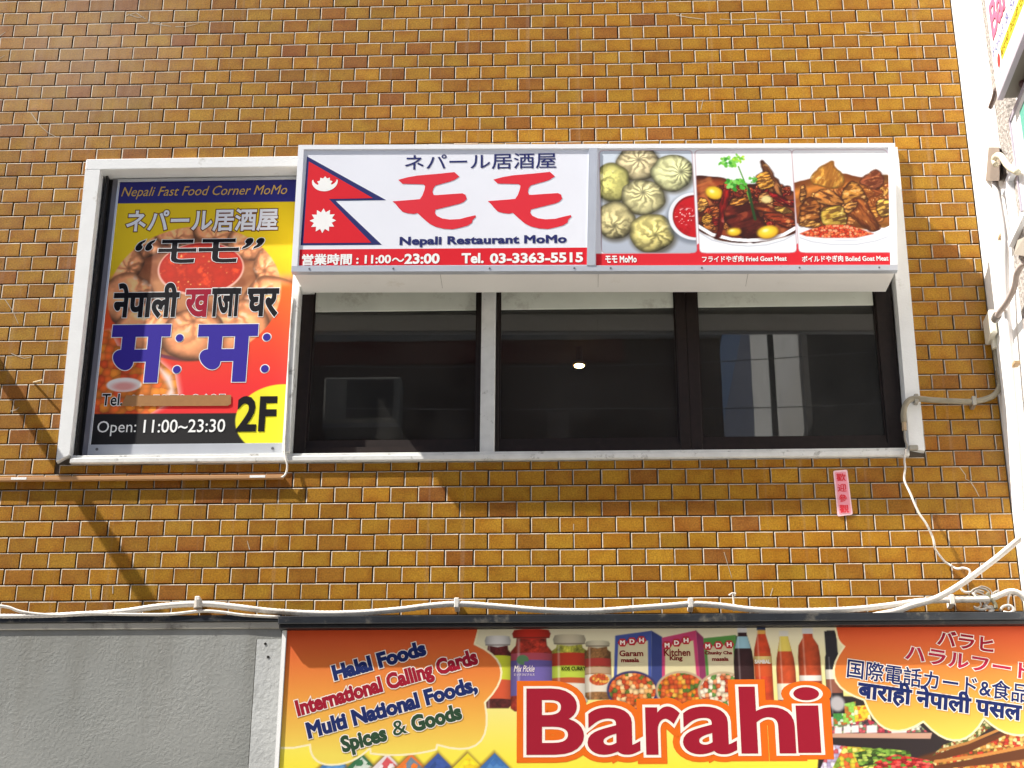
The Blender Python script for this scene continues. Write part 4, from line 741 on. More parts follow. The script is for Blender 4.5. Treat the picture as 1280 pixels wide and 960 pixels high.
def boxw(fp, sp, edge, inner, seed, food):
    cv.fill(fp, edge); cv.fill(sp, edge); v = cv.clipsub(sp); v.blend(v.poly(sp)*.35, '101030')
    a, b, c, d = [Vector(p) for p in fp]                 # top-left, top-right, bottom-right, bottom-left
    L_ = lambda u, w_: tuple((a*(1-u)+b*u)*(1-w_)+(d*(1-u)+c*u)*w_)
    cv.fill([L_(.09, .12), L_(.90, .12), L_(.93, 1.), L_(.07, 1.)], inner)
    ctr = L_(.5, .74); cv.ell(ctr, .100, .078, '2c2a5c' if seed == 1 else 'b8a080'); 
    rg = ring(ctr, .092, .070, 22); cv.voro(rg, food, .017, seed, .7)
boxw([(xx(770), zz(794)), (xx(816), zz(788)), (xx(813), zz(888)), (xx(765), zz(888))], [(xx(816), zz(788)), (xx(829), zz(796)), (xx(829), zz(888)), (xx(813), zz(888))], '3c50a0', 'dcd0a8', 1, ['d8602c', 'e8a860', 'b83c1c', 'f0c890', '5a6a24', 'e07838', 'c8501e'])
boxw([(xx(829), zz(797)), (xx(872), zz(788)), (xx(876), zz(888)), (xx(826), zz(888))], [(xx(872), zz(788)), (xx(881), zz(797)), (xx(884), zz(888)), (xx(876), zz(888))], 'c8386c', 'e0d4a4', 2, ['d87c1c', 'c8501e', 'e0a83c', '4c6a24', 'b83c18', 'd8642c'])
boxw([(xx(881), zz(798)), (xx(921), zz(794)), (xx(924), zz(888)), (xx(884), zz(888))], [(xx(921), zz(794)), (xx(924), zz(796)), (xx(928), zz(888)), (xx(924), zz(888))], '4c8c3c', 'd8cca8', 3, ['c85a30', 'e8d0b0', 'b8381c', 'e09060', 'f0e0c8', '5a8a3c'])
def bottle(cx, ytop, yneck, ysh, w_, c_, cap, bands, seed):
    x = xx(cx); r = w_/2/345.; n_ = r*.42; pts = [(x-n_, zz(ytop)), (x+n_, zz(ytop)), (x+n_*1.1, zz(yneck)), (x+r*.9, zz(ysh)), (x+r, zz(ysh+14)), (x+r, zz(892)), (x-r, zz(892)), (x-r, zz(ysh+14)), (x-r*.9, zz(ysh)), (x-n_*1.1, zz(yneck))]
    v = cv.clipsub(pts); mk = v.poly(pts); u = (v.X-x)/r; f = fbm(v.X, v.Z, 50, seed); v.blend(mk, np.clip(np.array(hexc(c_))*(1.1-.45*np.abs(u)**2)[..., None]*(.85+.35*f)[..., None], 0, 1))
    for a, b, cc in bands: v.blend(mk*sst(zz(b)-.002, zz(b)+.002, v.Z)*(1-sst(zz(a)-.002, zz(a)+.002, v.Z)), np.clip(np.array(hexc(cc))*(1.05-.3*np.abs(u)**2)[..., None], 0, 1))
    v.blend(mk*(1-sst(0, .16, np.abs(u+.45)))*.3, 'ffffff'); cv.fill([(x-n_*1.15, zz(ytop-4)), (x+n_*1.15, zz(ytop-4)), (x+n_*1.15, zz(ytop+3)), (x-n_*1.15, zz(ytop+3))], cap)
bottle(930, 788, 794, 815, 27, '2a1418', 'dcdce0', [(796, 811, '8cb8c8')], 1)
bottle(954, 785, 793, 812, 24, 'c03a1c', '2c3a5c', [(786, 793, 'e0a850'), (817, 846, 'c8481c'), (821, 830, 'e8c878')], 2)
bottle(982, 793, 800, 824, 26, 'b8421e', 'e0dcd4', [(792, 815, 'e0c858'), (855, 875, 'ece4cc')], 3)
bottle(1012, 790, 798, 808, 30, 'a83a1a', 'd8d8dc', [(845, 852, 'ece4dc')], 4)
bottle(1041, 793, 812, 822, 22, '1c1a20', '24222a', [(838, 850, 'ded8c8'), (850, 867, '8a5040')], 5)
cv.fill([(xx(1033), zz(790)), (xx(1048), zz(790)), (xx(1048), zz(822)), (xx(1033), zz(822))], '1e1c24')
cv.ell((xx(1043), zz(880)), .028, .030, 'b8b4b8', soft=.008)
# cloud shapes with white rims
def arcs(pts, bulge):
    o = []
    for (a, b), bl in zip(zip(pts[:-1], pts[1:]), bulge):
        a, b = Vector(a), Vector(b); mdp = (a+b)/2; n = Vector((-(b-a).y, (b-a).x)).normalized()*bl*(b-a).length
        for i in range(9):
            t = i/9; o.append(tuple(a*(1-t)**2+(mdp+n*2)*2*t*(1-t)+b*t*t))
    o.append(tuple(pts[-1])); return o
def cloud(outline, gz):
    v = cv.clipsub(outline, .02); mk = v.poly(outline); g = np.clip((gz[0]-v.Z)/(gz[0]-gz[1]), 0, 1)[..., None]; a, b, c = [np.array(hexc(k)) for k in ('dd4a22', 'ee9a3a', 'f1da54')]
    C = np.where(g < .55, a*(1-g/.55)+b*g/.55, b*(1-(g-.55)/.45)+c*(g-.55)/.45); v.blend(mk, C)
    cv.stroke(outline, .0075, 'fbeec0')
cl = arcs([(1.1267,3.5304),(1.9237,3.5255),(1.9025,3.4473),(1.9463,3.2130),(1.7684,3.0446),(1.5018,3.0300),(1.2768,3.0494),(1.1402,3.0374)], [0, 0, .62, .46, .20, .0, .16])
cl = [(1.1106,3.5304),(1.9237,3.5255),(1.9177,3.4961),(1.9056,3.4472)] + arcs([(1.9056,3.4472),(1.9494,3.2130)], [.36]) + arcs([(1.9494,3.2130),(1.7652,3.0477)], [.42]) + arcs([(1.7652,3.0477),(1.7625,3.0291),(1.5086,3.0145),(1.5047,3.0362)], [0, .05, 0]) + arcs([(1.5047,3.0362),(1.3397,2.9718),(1.2705,3.0494)], [.12, .2]) + [(1.2057,3.0372),(1.1402,3.0374)]
cloud(cl, (zz(786), zz(940)))
cl = [(4.1644,3.5250),(3.3315,3.5170),(3.3376,3.4715)] + arcs([(3.3376,3.4715),(3.3627,3.4294)], [-.1]) + arcs([(3.3627,3.4294),(3.4241,3.2159)], [-.36])  + arcs([(3.4241,3.2159),(3.6441,3.1307)], [-.33]) + arcs([(3.6441,3.1307),(3.8774,3.1422)], [-.34]) + arcs([(3.8774,3.1422),(4.1153,3.1165)], [-.22])
cloud(cl, (zz(786), zz(930)))
cv.C[...] = cv.C*.90+np.array((.060, .055, .045))                # sun-faded print
cv.build(shp, BD)
M = BD+.0012
dred, dgr, dnav = mat('crimson_ink', '9a1c30', .42), mat('green_ink', '2f4a34', .45), mat('deep_navy_ink', '1f2c62', .45)
crm = mat('cream_ink', 'f4e8dc', .45); orr = mat('orange_ink', 'e06a1c', .42)
lettering(shp, 'Halal Foods', dnav, M, line=((1.3573,3.3057), (1.7131,3.4069), .058), bold=.0045, outlines=[(crm, .0035)])
lettering(shp, 'International Calling Cards', dred, M, line=((1.2194,3.1648), (1.9194,3.3703), .060), bold=.0040, outlines=[(crm, .0035)])
lettering(shp, 'Multi National Foods,', dnav, M, line=((1.2664,3.0768), (1.9177,3.2599), .060), bold=.0042, outlines=[(crm, .0035)])
lettering(shp, 'Spices', dgr, M, line=((1.4030,3.0219), (1.5692,3.0679), .060), bold=.0040, outlines=[(crm, .0035)])
lettering(shp, '&', dgr, M, line=((1.5967,3.0818), (1.6492,3.0957), .060), bold=.0006, outlines=[(crm, .0035)])
lettering(shp, 'Goods', dgr, M, line=((1.6740,3.1003), (1.8598,3.1512), .060), bold=.0042, outlines=[(crm, .0035)])
# MDH boxes and jar labels
def mdh(xa, ya, step, dy):
    for k, ch in enumerate('MDH'):
        c = (xx(xa+k*step), zz(ya+k*dy)); shape(shp, 'emblem', ring(c, .0195, .0185, 6), mat('emblem_red', 'b8242c', .45), BD+.0012); lettering(shp, ch, crm, BD+.0016, box=((c[0]-.0085, c[1]-.008), (c[0]+.0085, c[1]+.008)), bold=.0012)
mdh(779, 803, 12, -1.5); mdh(835, 806.5, 12, -3.); mdh(886, 808, 13.5, -1.)
dm = mat('maroon_ink', '7c2424', .5)
for s_, a, b in (('Garam', (775, 820), (804.5, 813)), ('masala', (777, 827.5), (799, 822.5)), ('Kitchen', (831, 820), (863.5, 811.5)), ('King', (838, 827), (853.5, 820)), ('Chunky Cha', (882, 819.5), (916, 814.5)), ('masala', (891, 826.5), (911, 822))):
    lettering(shp, s_, dm, BD+.0009, box=((xx(a[0]), zz(a[1])), (xx(b[0]), zz(b[1]))), bold=.0009)
lettering(shp, 'KOS CURRY', mat('olive_ink', '3c4414', .5), BD+.0009, box=((xx(702), zz(837.5)), (xx(732), zz(833))), bold=.0008)
lettering(shp, 'Mix Pickle', crm, BD+.0009, box=((xx(642), zz(839)), (xx(668), zz(831))), shear=.3); lettering(shp, 'ミックスピクルス', crm, BD+.0009, box=((xx(642), zz(844)), (xx(668), zz(841))))
lettering(shp, 'SAMBAL', crm, BD+.0009, box=((xx(944), zz(830)), (xx(963), zz(825.5))), bold=.0008)
# right-hand cloud lettering
for s_, p, h, mt_, bl in (('バラヒ', ((3.7277,3.4378), (3.9387,3.4045)), .050, dred, .0022), ('ハラルフード', ((3.5980,3.3791), (4.0748,3.2972)), .052, mat('rose_ink', 'b02844', .45), .0022), ('国際電話カード&食品', ((3.3646,3.3134), (4.0519,3.2062)), .058, dnav, .0012)):
    lettering(shp, s_, mt_, M, line=(p[0], p[1], h), bold=bl, outlines=[(crm, .0032)])
lettering(shp, 'बाराही नेपाली पसल', dnav, M, line=((3.4016,3.2294), (4.0162,3.1347), .062), bold=.0036, outlines=[(crm, .0035)])
# the shop name, letter by letter
M = BD+.0012; PB = .008
def name_letter(ch, a, b):
    ax, az = a; bx_, bz = b; lettering(shp, ch, dred, M, box=((ax+PB, az+PB), (bx_-PB, bz-PB)), bold=PB, outlines=[(crm, .0105), (orr, .034)], name='name_letter', dstep=.0004, res=6)
for ch, a, b in (('B', (2.1123,3.0062), (2.3340,3.2678)), ('a', (2.3492,3.0054), (2.5504,3.1927)), ('r', (2.5733,3.0062), (2.7054,3.1936)), ('a', (2.7172,3.0058), (2.9220,3.1942)), ('h', (2.9405,3.0081), (3.1474,3.2719)), ('i', (3.1541,3.0089), (3.2479,3.2699))):
    name_letter(ch, a, b)

# ---------------------------------------------------------------- white return wall on the right with what hangs on it
XW = 4.11
ret = thing('white_wall', (4.4, -.3, 0), 'bright white rendered wall meeting the tiles at a right angle on the right', 'wall')
box('wall_face', mat('render_white', 'eeeeec', .7, mottle=.02, bump=.0006, bscale=60), ret, XW, 4.55, -.528, .19, 0.12, 9.)
def pebble():
    mm = mat('pebble_dash', 'a39b94', .9, mottle=.6, mscale=70, bump=.012, bscale=75); return mm
box('pebble_pier', pebble(), ret, XW-.012, 4.55, -.700, -.5285, .12, 9.)
box('wall_face', mat('render_white', 'eeeeec'), ret, XW+.03, 4.55, -1.7, -.7005, .12, 9.)

# second grocery sign on the return wall, lamps under it
XS = 3.985
sg2 = thing('side_sign', (4.05, -1.5, 5.3), 'white sign box with red Ba lettering jutting from the right edge high up', 'sign')
za = (0.9758,5.3890)[1]; da = (0.9758,5.3890)[0]
box('cabinet', mat('cabinet_white', 'e4e2e6', .5, mottle=.03), sg2, XS+.004, XW-.013, -1.55, -da, za+.012, 6.9)
box('frame_rail', mat('rail_lilac', 'b0a8b4', .5), sg2, XS, XS+.022, -1.55, -da+.002, za, za+.0115); 
box('face_panel', mat('face_white', 'f2f0f0', .4), sg2, XS, XS+.0035, -1.55, -da-.004, za+.0125, 6.9)
box('underside_board', mat('soffit_taupe', '7a746c', .7), sg2, XS+.0225, XW-.013, -1.55, -da-.01, za+.002, za+.0118)
for k in range(5): 
    yy = -da-.12-k*.22; obj('under_lamp', MB().tube([(XS+.075, yy, za-.012), (XS+.075, yy, za+.0015)], .020, 10, 0), mat('lamp_maroon', '5a3c40', .5), sg2)
def side_text(s_, mt_, y_far, y_near, z0, z1, bold=0., sh=0.):
    c = bpy.data.curves.new('t', 'FONT'); c.body = s_; c.resolution_u = 3; c.shear = sh; c.offset = 0
    if bold: c.bevel_depth = bold; c.bevel_resolution = 0
    o = bpy.data.objects.new('t', c); me = bpy.data.meshes.new_from_object(o); bpy.data.objects.remove(o); v = np.array([q_.co[:] for q_ in me.vertices]); mn, mx = v.min(0), v.max(0)
    a = (v[:, 0]-mn[0])/(mx[0]-mn[0]); b = (v[:, 1]-mn[1])/(mx[1]-mn[1]); P = np.stack([np.full_like(a, XS-.0012)+v[:, 2]*.0003, y_far+(y_near-y_far)*a, z0+(z1-z0)*b], 1); cc = (P.min(0)+P.max(0))/2
    me.vertices.foreach_set('co', (P-cc).astype(np.float32).ravel()); me.materials.clear(); me.materials.append(mt_); me.update(); put(bpy.data.objects.new('lettering', me), cc, sg2)
H0 = za
yf = -da
def side_ink(m_):
    n_ = m_.copy(); n_.name = 'side_'+m_.name; t_ = n_.node_tree; p_ = t_.nodes['Principled BSDF']
    for l_ in list(p_.inputs['Normal'].links): t_.links.remove(l_)
    return n_
redi_, dnav_ = side_ink(mat('glare_rose_ink', 'e0708c')), side_ink(mat('glare_navy_ink', '7c7ca8'))  # red and navy print paled in colour for the sun's glare on the face
side_text('Barahi', redi_, -1.018, -1.50, 5.632, 5.800, .035)
side_text('Food & Spices', dnav_, -.995, -1.52, 5.560, 5.612, .0)
box('print_band', mat('band_yellow', 'f0e640', .45), sg2, XS-.0006, XS-.0001, -1.54, -1.10, 5.487, 5.545)
side_text('बाराही नेपाली पसल', side_ink(mat('ochre_ink', '8a6a1c')), -1.10, -1.53, 5.490, 5.540, .02)
mb = MB(); rg = random.Random(4); yy = -1.03
while yy > -1.50:                                        # worn small print, no longer readable
    for zz_ in (5.428, 5.440, 5.452):
        if rg.random() < .6: mb.quad(*[(XS-.0006, yy-a_, zz_+b_) for a_, b_ in ((0, 0), (.009, rg.uniform(0, .004)), (.008, .007), (.001, .006))])
    yy -= rg.choice((.014, .014, .022))
o = obj('glare_print', mb, dnav_, sg2); o['kind'] = 'stuff'
obj('print_disc', MB().prism([(0, 0)], 0, 0) if False else MB().quad(*[(XS-.0008, -1.062+.022*math.cos(t), 5.515+.030*math.sin(t)) for t in np.linspace(2*math.pi, 0, 15)[:-1]]), mat('disc_red', 'd83c3c', .45), sg2)
box('print_stripe', mat('stripe_teal', '5ca896', .45), sg2, XS-.0006, XS-.0001, -1.065, -1.056, 5.455, 5.57)
br2 = obj('sign_bracket', MB().tube([(3.9900,-0.8469,5.4395),(3.9900,-0.9054,5.4389),(3.9900,-0.9550,5.4511)], .010, 6, 0), mat('bracket_brown', '6c5a54', .6), sg2)

pn = thing('wall_panel', (4.08, -1.1, 5.2), 'white framed board at the right edge below the side sign', 'sign')
dz0, dz1 = (0.8787,5.3578)[0], (0.8787,5.3578)[1]
box('panel_board', mat('panel_white', 'eef0f2', .4), pn, 4.052, XW+.02, -1.5, -dz0, dz1-.42, dz1)
box('panel_rail', mat('rail_lilac', 'b0a8b4'), pn, 4.046, 4.0515, -1.5, -dz0+.002, dz1-.016, dz1+.002); box('panel_rail', mat('rail_lilac', 'b0a8b4'), pn, 4.046, 4.0515, -dz0-.012, -dz0+.002, dz1-.42, dz1-.0165)
box('print_stripe', mat('stripe_teal', '5ca896'), pn, 4.0508, 4.0515, -dz0-.30, -dz0-.14, dz1-.30, dz1-.05)
wd = thing('side_window', (4.1, -.8, 4.9), 'narrow dark window slot with white frame in the right-hand wall', 'window')
(wa, wz1), (wb, wz0) = (0.5480,5.1835), (0.5684,4.9932)
box('frame', mat('frame_white', 'eceef2'), wd, 4.075, 4.0975, -1.3, -wa+.0, wz0-.03, wz0-.001); box('frame', mat('frame_white', 'eceef2'), wd, 4.075, 4.0975, -wa-.115, -wa-.055, wz0, wz1+.02); box('frame', mat('frame_white', 'eceef2'), wd, 4.075, 4.0975, -1.3, -wa+.0, wz1+.021, wz1+.05)
box('pane', mat('pane_dark', '1c2038', .15, spec=.7), wd, 4.088, 4.0975, -wa-.054, -wa, wz0, wz1+.02)
hood = obj('vent_hood', MB().hex8([(4.0200,-0.8015,4.7956), (3.9800,-1.0815,4.6390), (3.9800,-1.1129,4.7024), (4.0300,-0.8447,4.8353)], [(4.0900,-0.5904,4.9081), (4.0900,-0.7355,4.8159), (4.0900,-0.7715,4.8887), (4.0900,-0.6704,4.9299)]), mat('hood_taupe', '9c9488', .6))
tag(hood, 'small taupe vent hood beside the curved pipe at the right edge', 'vent')

# pipe with its swan-neck and mount plate
pp = thing('swan_neck_pipe', (4.05, -.4, 5.2), 'cream swan-neck conduit pipe with brown mounting plate on the white wall', 'pipe')
cream = mat('pipe_cream', 'd2c8ae', .5, mottle=.08, mscale=20)
bro = mat('plate_taupe', '8d7f73', .55, mottle=.08)
obj('mount_plate', MB().hex8([(4.0750,-0.4424,5.5017), (4.0750,-0.3363,5.4004), (4.0750,-0.5734,5.2597), (4.0750,-0.6005,5.4038)], [(4.1080,-0.3241,5.5744), (4.1080,-0.2160,5.4712), (4.1080,-0.4575,5.3279), (4.1080,-0.4852,5.4747)]), bro, pp)
obj('entry_box', MB().hex8([(4.0500,-0.5408,5.3561), (4.0500,-0.4876,5.3111), (4.0500,-0.6272,5.2282), (4.0500,-0.6675,5.2794)], [(4.0740,-0.4549,5.4078), (4.0740,-0.4009,5.3621), (4.0740,-0.5425,5.2781), (4.0740,-0.5833,5.3300)]), mat('box_taupe', '7c7066', .5), pp)
obj('swan_neck', MB().tube([(4.0300,-0.6814,5.2714),(4.0300,-0.6687,5.3055),(4.0300,-0.7205,5.2907),(4.0300,-0.7740,5.2523),(4.0300,-0.8269,5.1869),(4.0300,-0.8828,5.1312),(4.0300,-0.9610,5.0698)], .013, 10, 6, rib=.012, ribamp=.06), cream, pp, smooth=True)
obj('drop_pipe', MB().tube([(4.0750,-0.4777,5.3088),(4.0750,-0.5007,5.1733),(4.0750,-0.5115,5.0173),(4.0750,-0.4707,4.8915),(4.0750,-0.4228,4.7516),(4.0750,-0.3869,4.5352),(4.0750,-0.3560,4.3030),(4.0750,-0.3309,4.1411),(4.0750,-0.2895,3.9202),(4.0750,-0.2348,3.6745)], .014, 10, 4), mat('pipe_white', 'e8e4e2', .5), pp, smooth=True)
for p in ((4.0750,-0.4943,5.0417), (4.0750,-0.4710,4.4789)): obj('pipe_clip', MB().box(p[0]-.018, p[0]+.006, p[1]-.02, p[1]+.02, p[2]-.008, p[2]+.008, .002), mat('clip_tan', 'b89a72', .5), pp)

# curved dark conduit arriving from the right
cc = thing('flex_conduit', (4.05, -.45, 4.8), 'dusky bent flexible conduit looping down to the junction box', 'conduit')
dk = mat('conduit_dusky', 'b0a29a', .6, mottle=.1)
obj('conduit_tube', MB().tube([(4.0500,-0.8835,4.7165),(4.0500,-0.7965,4.7523),(4.0500,-0.7067,4.7609),(4.0500,-0.6517,4.7329),(4.0500,-0.5793,4.7272),(4.0500,-0.4970,4.7329),(4.0500,-0.4025,4.7475),(4.0500,-0.3446,4.7506)], .012, 10, 6, rib=.012, ribamp=.08), dk, cc, smooth=True)
obj('conduit_collar', MB().tube([(4.0500,-0.3595,4.7505),(4.0500,-0.3161,4.7536)], .018, 10, 0), mat('collar_grey', '77716c', .5), cc)

# junction box and grey conduit on the tiles
jb = thing('junction_box', (4.07, -.07, 4.8), 'cream junction box in the corner feeding the bent grey conduit', 'junction box')
jm = mat('junction_cream', 'dcd8c8', .45, mottle=.05, dirt='9a9484', dscale=10, dthr=.62)
jx0, jz1 = (4.0766,4.8908); jx1, jz0 = (4.1167,4.7616)
obj('box_body', MB().box(jx0, 4.105, -.13, -.012, jz0+.018, jz1, .004), jm, jb)
obj('box_lid', MB().box(jx0+.004, 4.098, -.138, -.1305, jz0+.022, jz1-.006, .003), jm, jb)
obj('box_gland', MB().tube([(4.1088,-0.0600,4.7835),(4.1056,-0.0600,4.7383)], .017, 10, 0), jm, jb)
box('back_plate', mat('plate_grey', 'a8a498', .6), jb, 4.0, 4.1095, -.0115, -.001, jz0-.06, jz1-.01) if False else None
gc = mat('conduit_grey', '877f6c', .5, mottle=.12, mscale=25, dirt='7a705c', dscale=18, dthr=.6)
cd = thing('grey_conduit', (3.95, -.04, 4.5), 'bent grey conduit clipped across the tiles beside the window', 'conduit')
obj('conduit_tube', MB().tube([(4.1087,-0.0450,4.7529),(4.1090,-0.0450,4.6927),(4.1134,-0.0450,4.6255),(4.1102,-0.0450,4.5810),(4.0987,-0.0450,4.5516),(4.0742,-0.0450,4.5261),(4.0357,-0.0450,4.5100),(3.9847,-0.0450,4.5014),(3.9015,-0.0450,4.5041),(3.8185,-0.0450,4.5106),(3.7689,-0.0450,4.5167),(3.7388,-0.0450,4.5170),(3.7177,-0.0450,4.5062),(3.7029,-0.0420,4.4838),(3.6955,-0.0380,4.4490),(3.6946,-0.0350,4.4138)], .0125, 12, 6), gc, cd, smooth=True)
for p in ((4.1130,-0.0450,4.6366), (3.9914,-0.0450,4.5013)): obj('saddle_clip', MB().box(p[0]-.009, p[0]+.009, p[1]-.016, -.001, p[2]-.020, p[2]+.020, .003), mat('clip_steel', '9a958a', .4, metal=.4), cd)
p = (3.7530,-0.0400,4.5172); obj('saddle_clip', MB().box(p[0]-.009, p[0]+.009, p[1]-.016, -.0205, p[2]-.020, p[2]+.020, .003), mat('clip_steel', '9a958a'), cd)
obj('cable_gland', MB().tube([(3.6946,-0.0350,4.4138),(3.6931,-0.0350,4.3774)], .010, 8, 0), mat('gland_tan', 'a08a6c', .5), cd)
obj('gland_lead', MB().tube([(3.6931,-0.0350,4.3774),(3.6926,-0.0350,4.3340),(3.6984,-0.0350,4.3051),(3.6869,-0.0350,4.2873)], .0045, 6, 5), mat('lead_grey', '8c867c', .6), cd)
obj('cable_clip', MB().box(*[v for v in ((3.7067,4.3143)[0], (3.7432,4.3139)[0])], -.040, -.0205, *[v for v in ((3.7045,4.2891)[1], (3.7064,4.3107)[1])], .003), mat('clip_steel', '9a958a'), cd)

# ---------------------------------------------------------------- cables
wc = mat('cable_white', 'dcd7cf', .55, mottle=.06, mscale=15, dirt='a0968a', dscale=7, dthr=.54)
tw = thing('thin_wire', (3.8, -.03, 4.0), 'thin white wire hanging from the window corner down to the cable knot', 'wire')
obj('wire', MB().tube([(3.6905,-0.0350,4.2908),(3.6812,-0.0350,4.2408),(3.6817,-0.0350,4.2087),(3.6738,-0.0350,4.1555),(3.6900,-0.0500,4.0899),(3.7154,-0.0500,4.0094),(3.7431,-0.0500,3.9572),(3.7646,-0.0450,3.9003),(3.7690,-0.0400,3.8677),(3.7778,-0.0200,3.8538),(3.8076,-0.0120,3.8119),(3.8286,-0.0120,3.7947),(3.8518,-0.0300,3.7717),(3.8743,-0.0450,3.7701),(3.8965,-0.0550,3.7566),(3.8921,-0.0500,3.7347),(3.8673,-0.0350,3.7127),(3.8597,-0.0300,3.6908),(3.8740,-0.0300,3.6740),(3.9059,-0.0300,3.6738)], .0048, 8, 5), wc, tw, smooth=True)

mc_ = thing('thick_cable', (2., -.08, 3.65), 'thick white cable sagging along the ledge and rising out of frame at right', 'cable')
obj('cable', MB().tube([(4.2586,-0.7500,3.8782),(4.1552,-0.4500,3.8554),(4.0871,-0.2400,3.8442),(3.9661,-0.1500,3.7621),(3.8395,-0.1100,3.6794),(3.7436,-0.0900,3.6299),(3.6481,-0.0800,3.6038),(3.5828,-0.0800,3.5811),(3.4711,-0.0750,3.5602),(3.3589,-0.0700,3.5328)], .0125, 12, 6, rib=.016, ribamp=.03), wc, mc_, smooth=True)
mcb = thing('ledge_cable', (2., -.06, 3.62), 'long corrugated white cable lying wavy on the ledge below the tiles', 'cable')
P_ = [(-0.2316,-0.0550,3.5924),(-0.0997,-0.0550,3.5916),(-0.0333,-0.0550,3.5878),(0.1637,-0.0550,3.5899),(0.2944,-0.0550,3.5958),(0.4575,-0.0550,3.6049),(0.6193,-0.0550,3.6274),(0.7824,-0.0550,3.6365),(0.9140,-0.0550,3.6255),(1.0786,-0.0550,3.6043),(1.2745,-0.0550,3.5930),(1.4367,-0.0550,3.5954),(1.5985,-0.0550,3.6077),(1.7278,-0.0550,3.6236),(1.8411,-0.0550,3.6296),(1.9868,-0.0550,3.6186),(2.1805,-0.0550,3.6007),(2.3736,-0.0550,3.5961),(2.5667,-0.0550,3.6082),(2.6954,-0.0550,3.6174),(2.7790,-0.0550,3.6235),(2.8877,-0.0550,3.6162),(3.0148,-0.0550,3.5987),(3.1740,-0.0550,3.5911),(3.3974,-0.0550,3.5963),(3.5578,-0.0550,3.6118),(3.6865,-0.0550,3.6293),(3.8140,-0.0550,3.6334),(3.9253,-0.0550,3.6343),(3.9734,-0.0550,3.6390),(4.0132,-0.0550,3.6554),(4.0462,-0.0550,3.6668),(4.0774,-0.0550,3.6616),(4.1152,-0.0550,3.6314)]
obj('cable', MB().tube(P_, .0115, 10, 6, rib=.016, ribamp=.10), wc, mcb, smooth=True)
obj('cable_tie', MB().tube([(0.7738,-0.0580,3.6491),(0.7762,-0.0580,3.6188)], .018, 10, 0), mat('tie_grey', 'b8b2a8', .5), mcb)
for px_ in ((1.8276,-0.0500,3.6413), (2.7701,-0.0500,3.6351), (3.8126,-0.0500,3.6416), (0.7717,-0.0500,3.6549)):
    obj('saddle_clip', MB().box(px_[0]-.010, px_[0]+.010, px_[1]-.018, -.001, px_[2]-.030, px_[2]+.012, .003), wc, mcb)
c3 = thing('second_cable', (.3, -.05, 3.6), 'thinner white cable lying on the ledge at the far left', 'cable')
obj('cable', MB().tube([(-0.1689,-0.0620,3.6338),(-0.0764,-0.0620,3.6332),(-0.0366,-0.0620,3.6312),(0.0038,-0.0620,3.6242),(0.0452,-0.0620,3.6088),(0.1157,-0.0620,3.5966),(0.2148,-0.0620,3.5909),(0.3289,-0.0620,3.5969),(0.4931,-0.0620,3.5925),(0.6567,-0.0620,3.5915),(0.7863,-0.0620,3.6041),(0.8682,-0.0620,3.6002),(0.9669,-0.0620,3.5862),(1.1139,-0.0620,3.5769)], .0065, 8, 6), wc, c3, smooth=True)
c4 = thing('short_wire', (3.9, -.05, 3.65), 'bare forked wire ends poking up from the ledge beside the bracket', 'wire')
obj('wire', MB().tube([(2.9415,-0.0500,3.5940),(2.9434,-0.0500,3.6340),(2.9413,-0.0500,3.6574),(2.9387,-0.0500,3.6708)], .0035, 6, 4), wc, c4)
obj('wire_tip', MB().tube([(2.9254,-0.0500,3.6608),(2.9386,-0.0500,3.6691),(2.9546,-0.0500,3.6673)], .004, 6, 0), wc, c4)
kn = thing('cable_knot', (3.95, -.05, 3.68), 'tangled knot of grey and white wires at the lower right corner', 'wires')
gw = mat('wire_grey', '9a948c', .55)
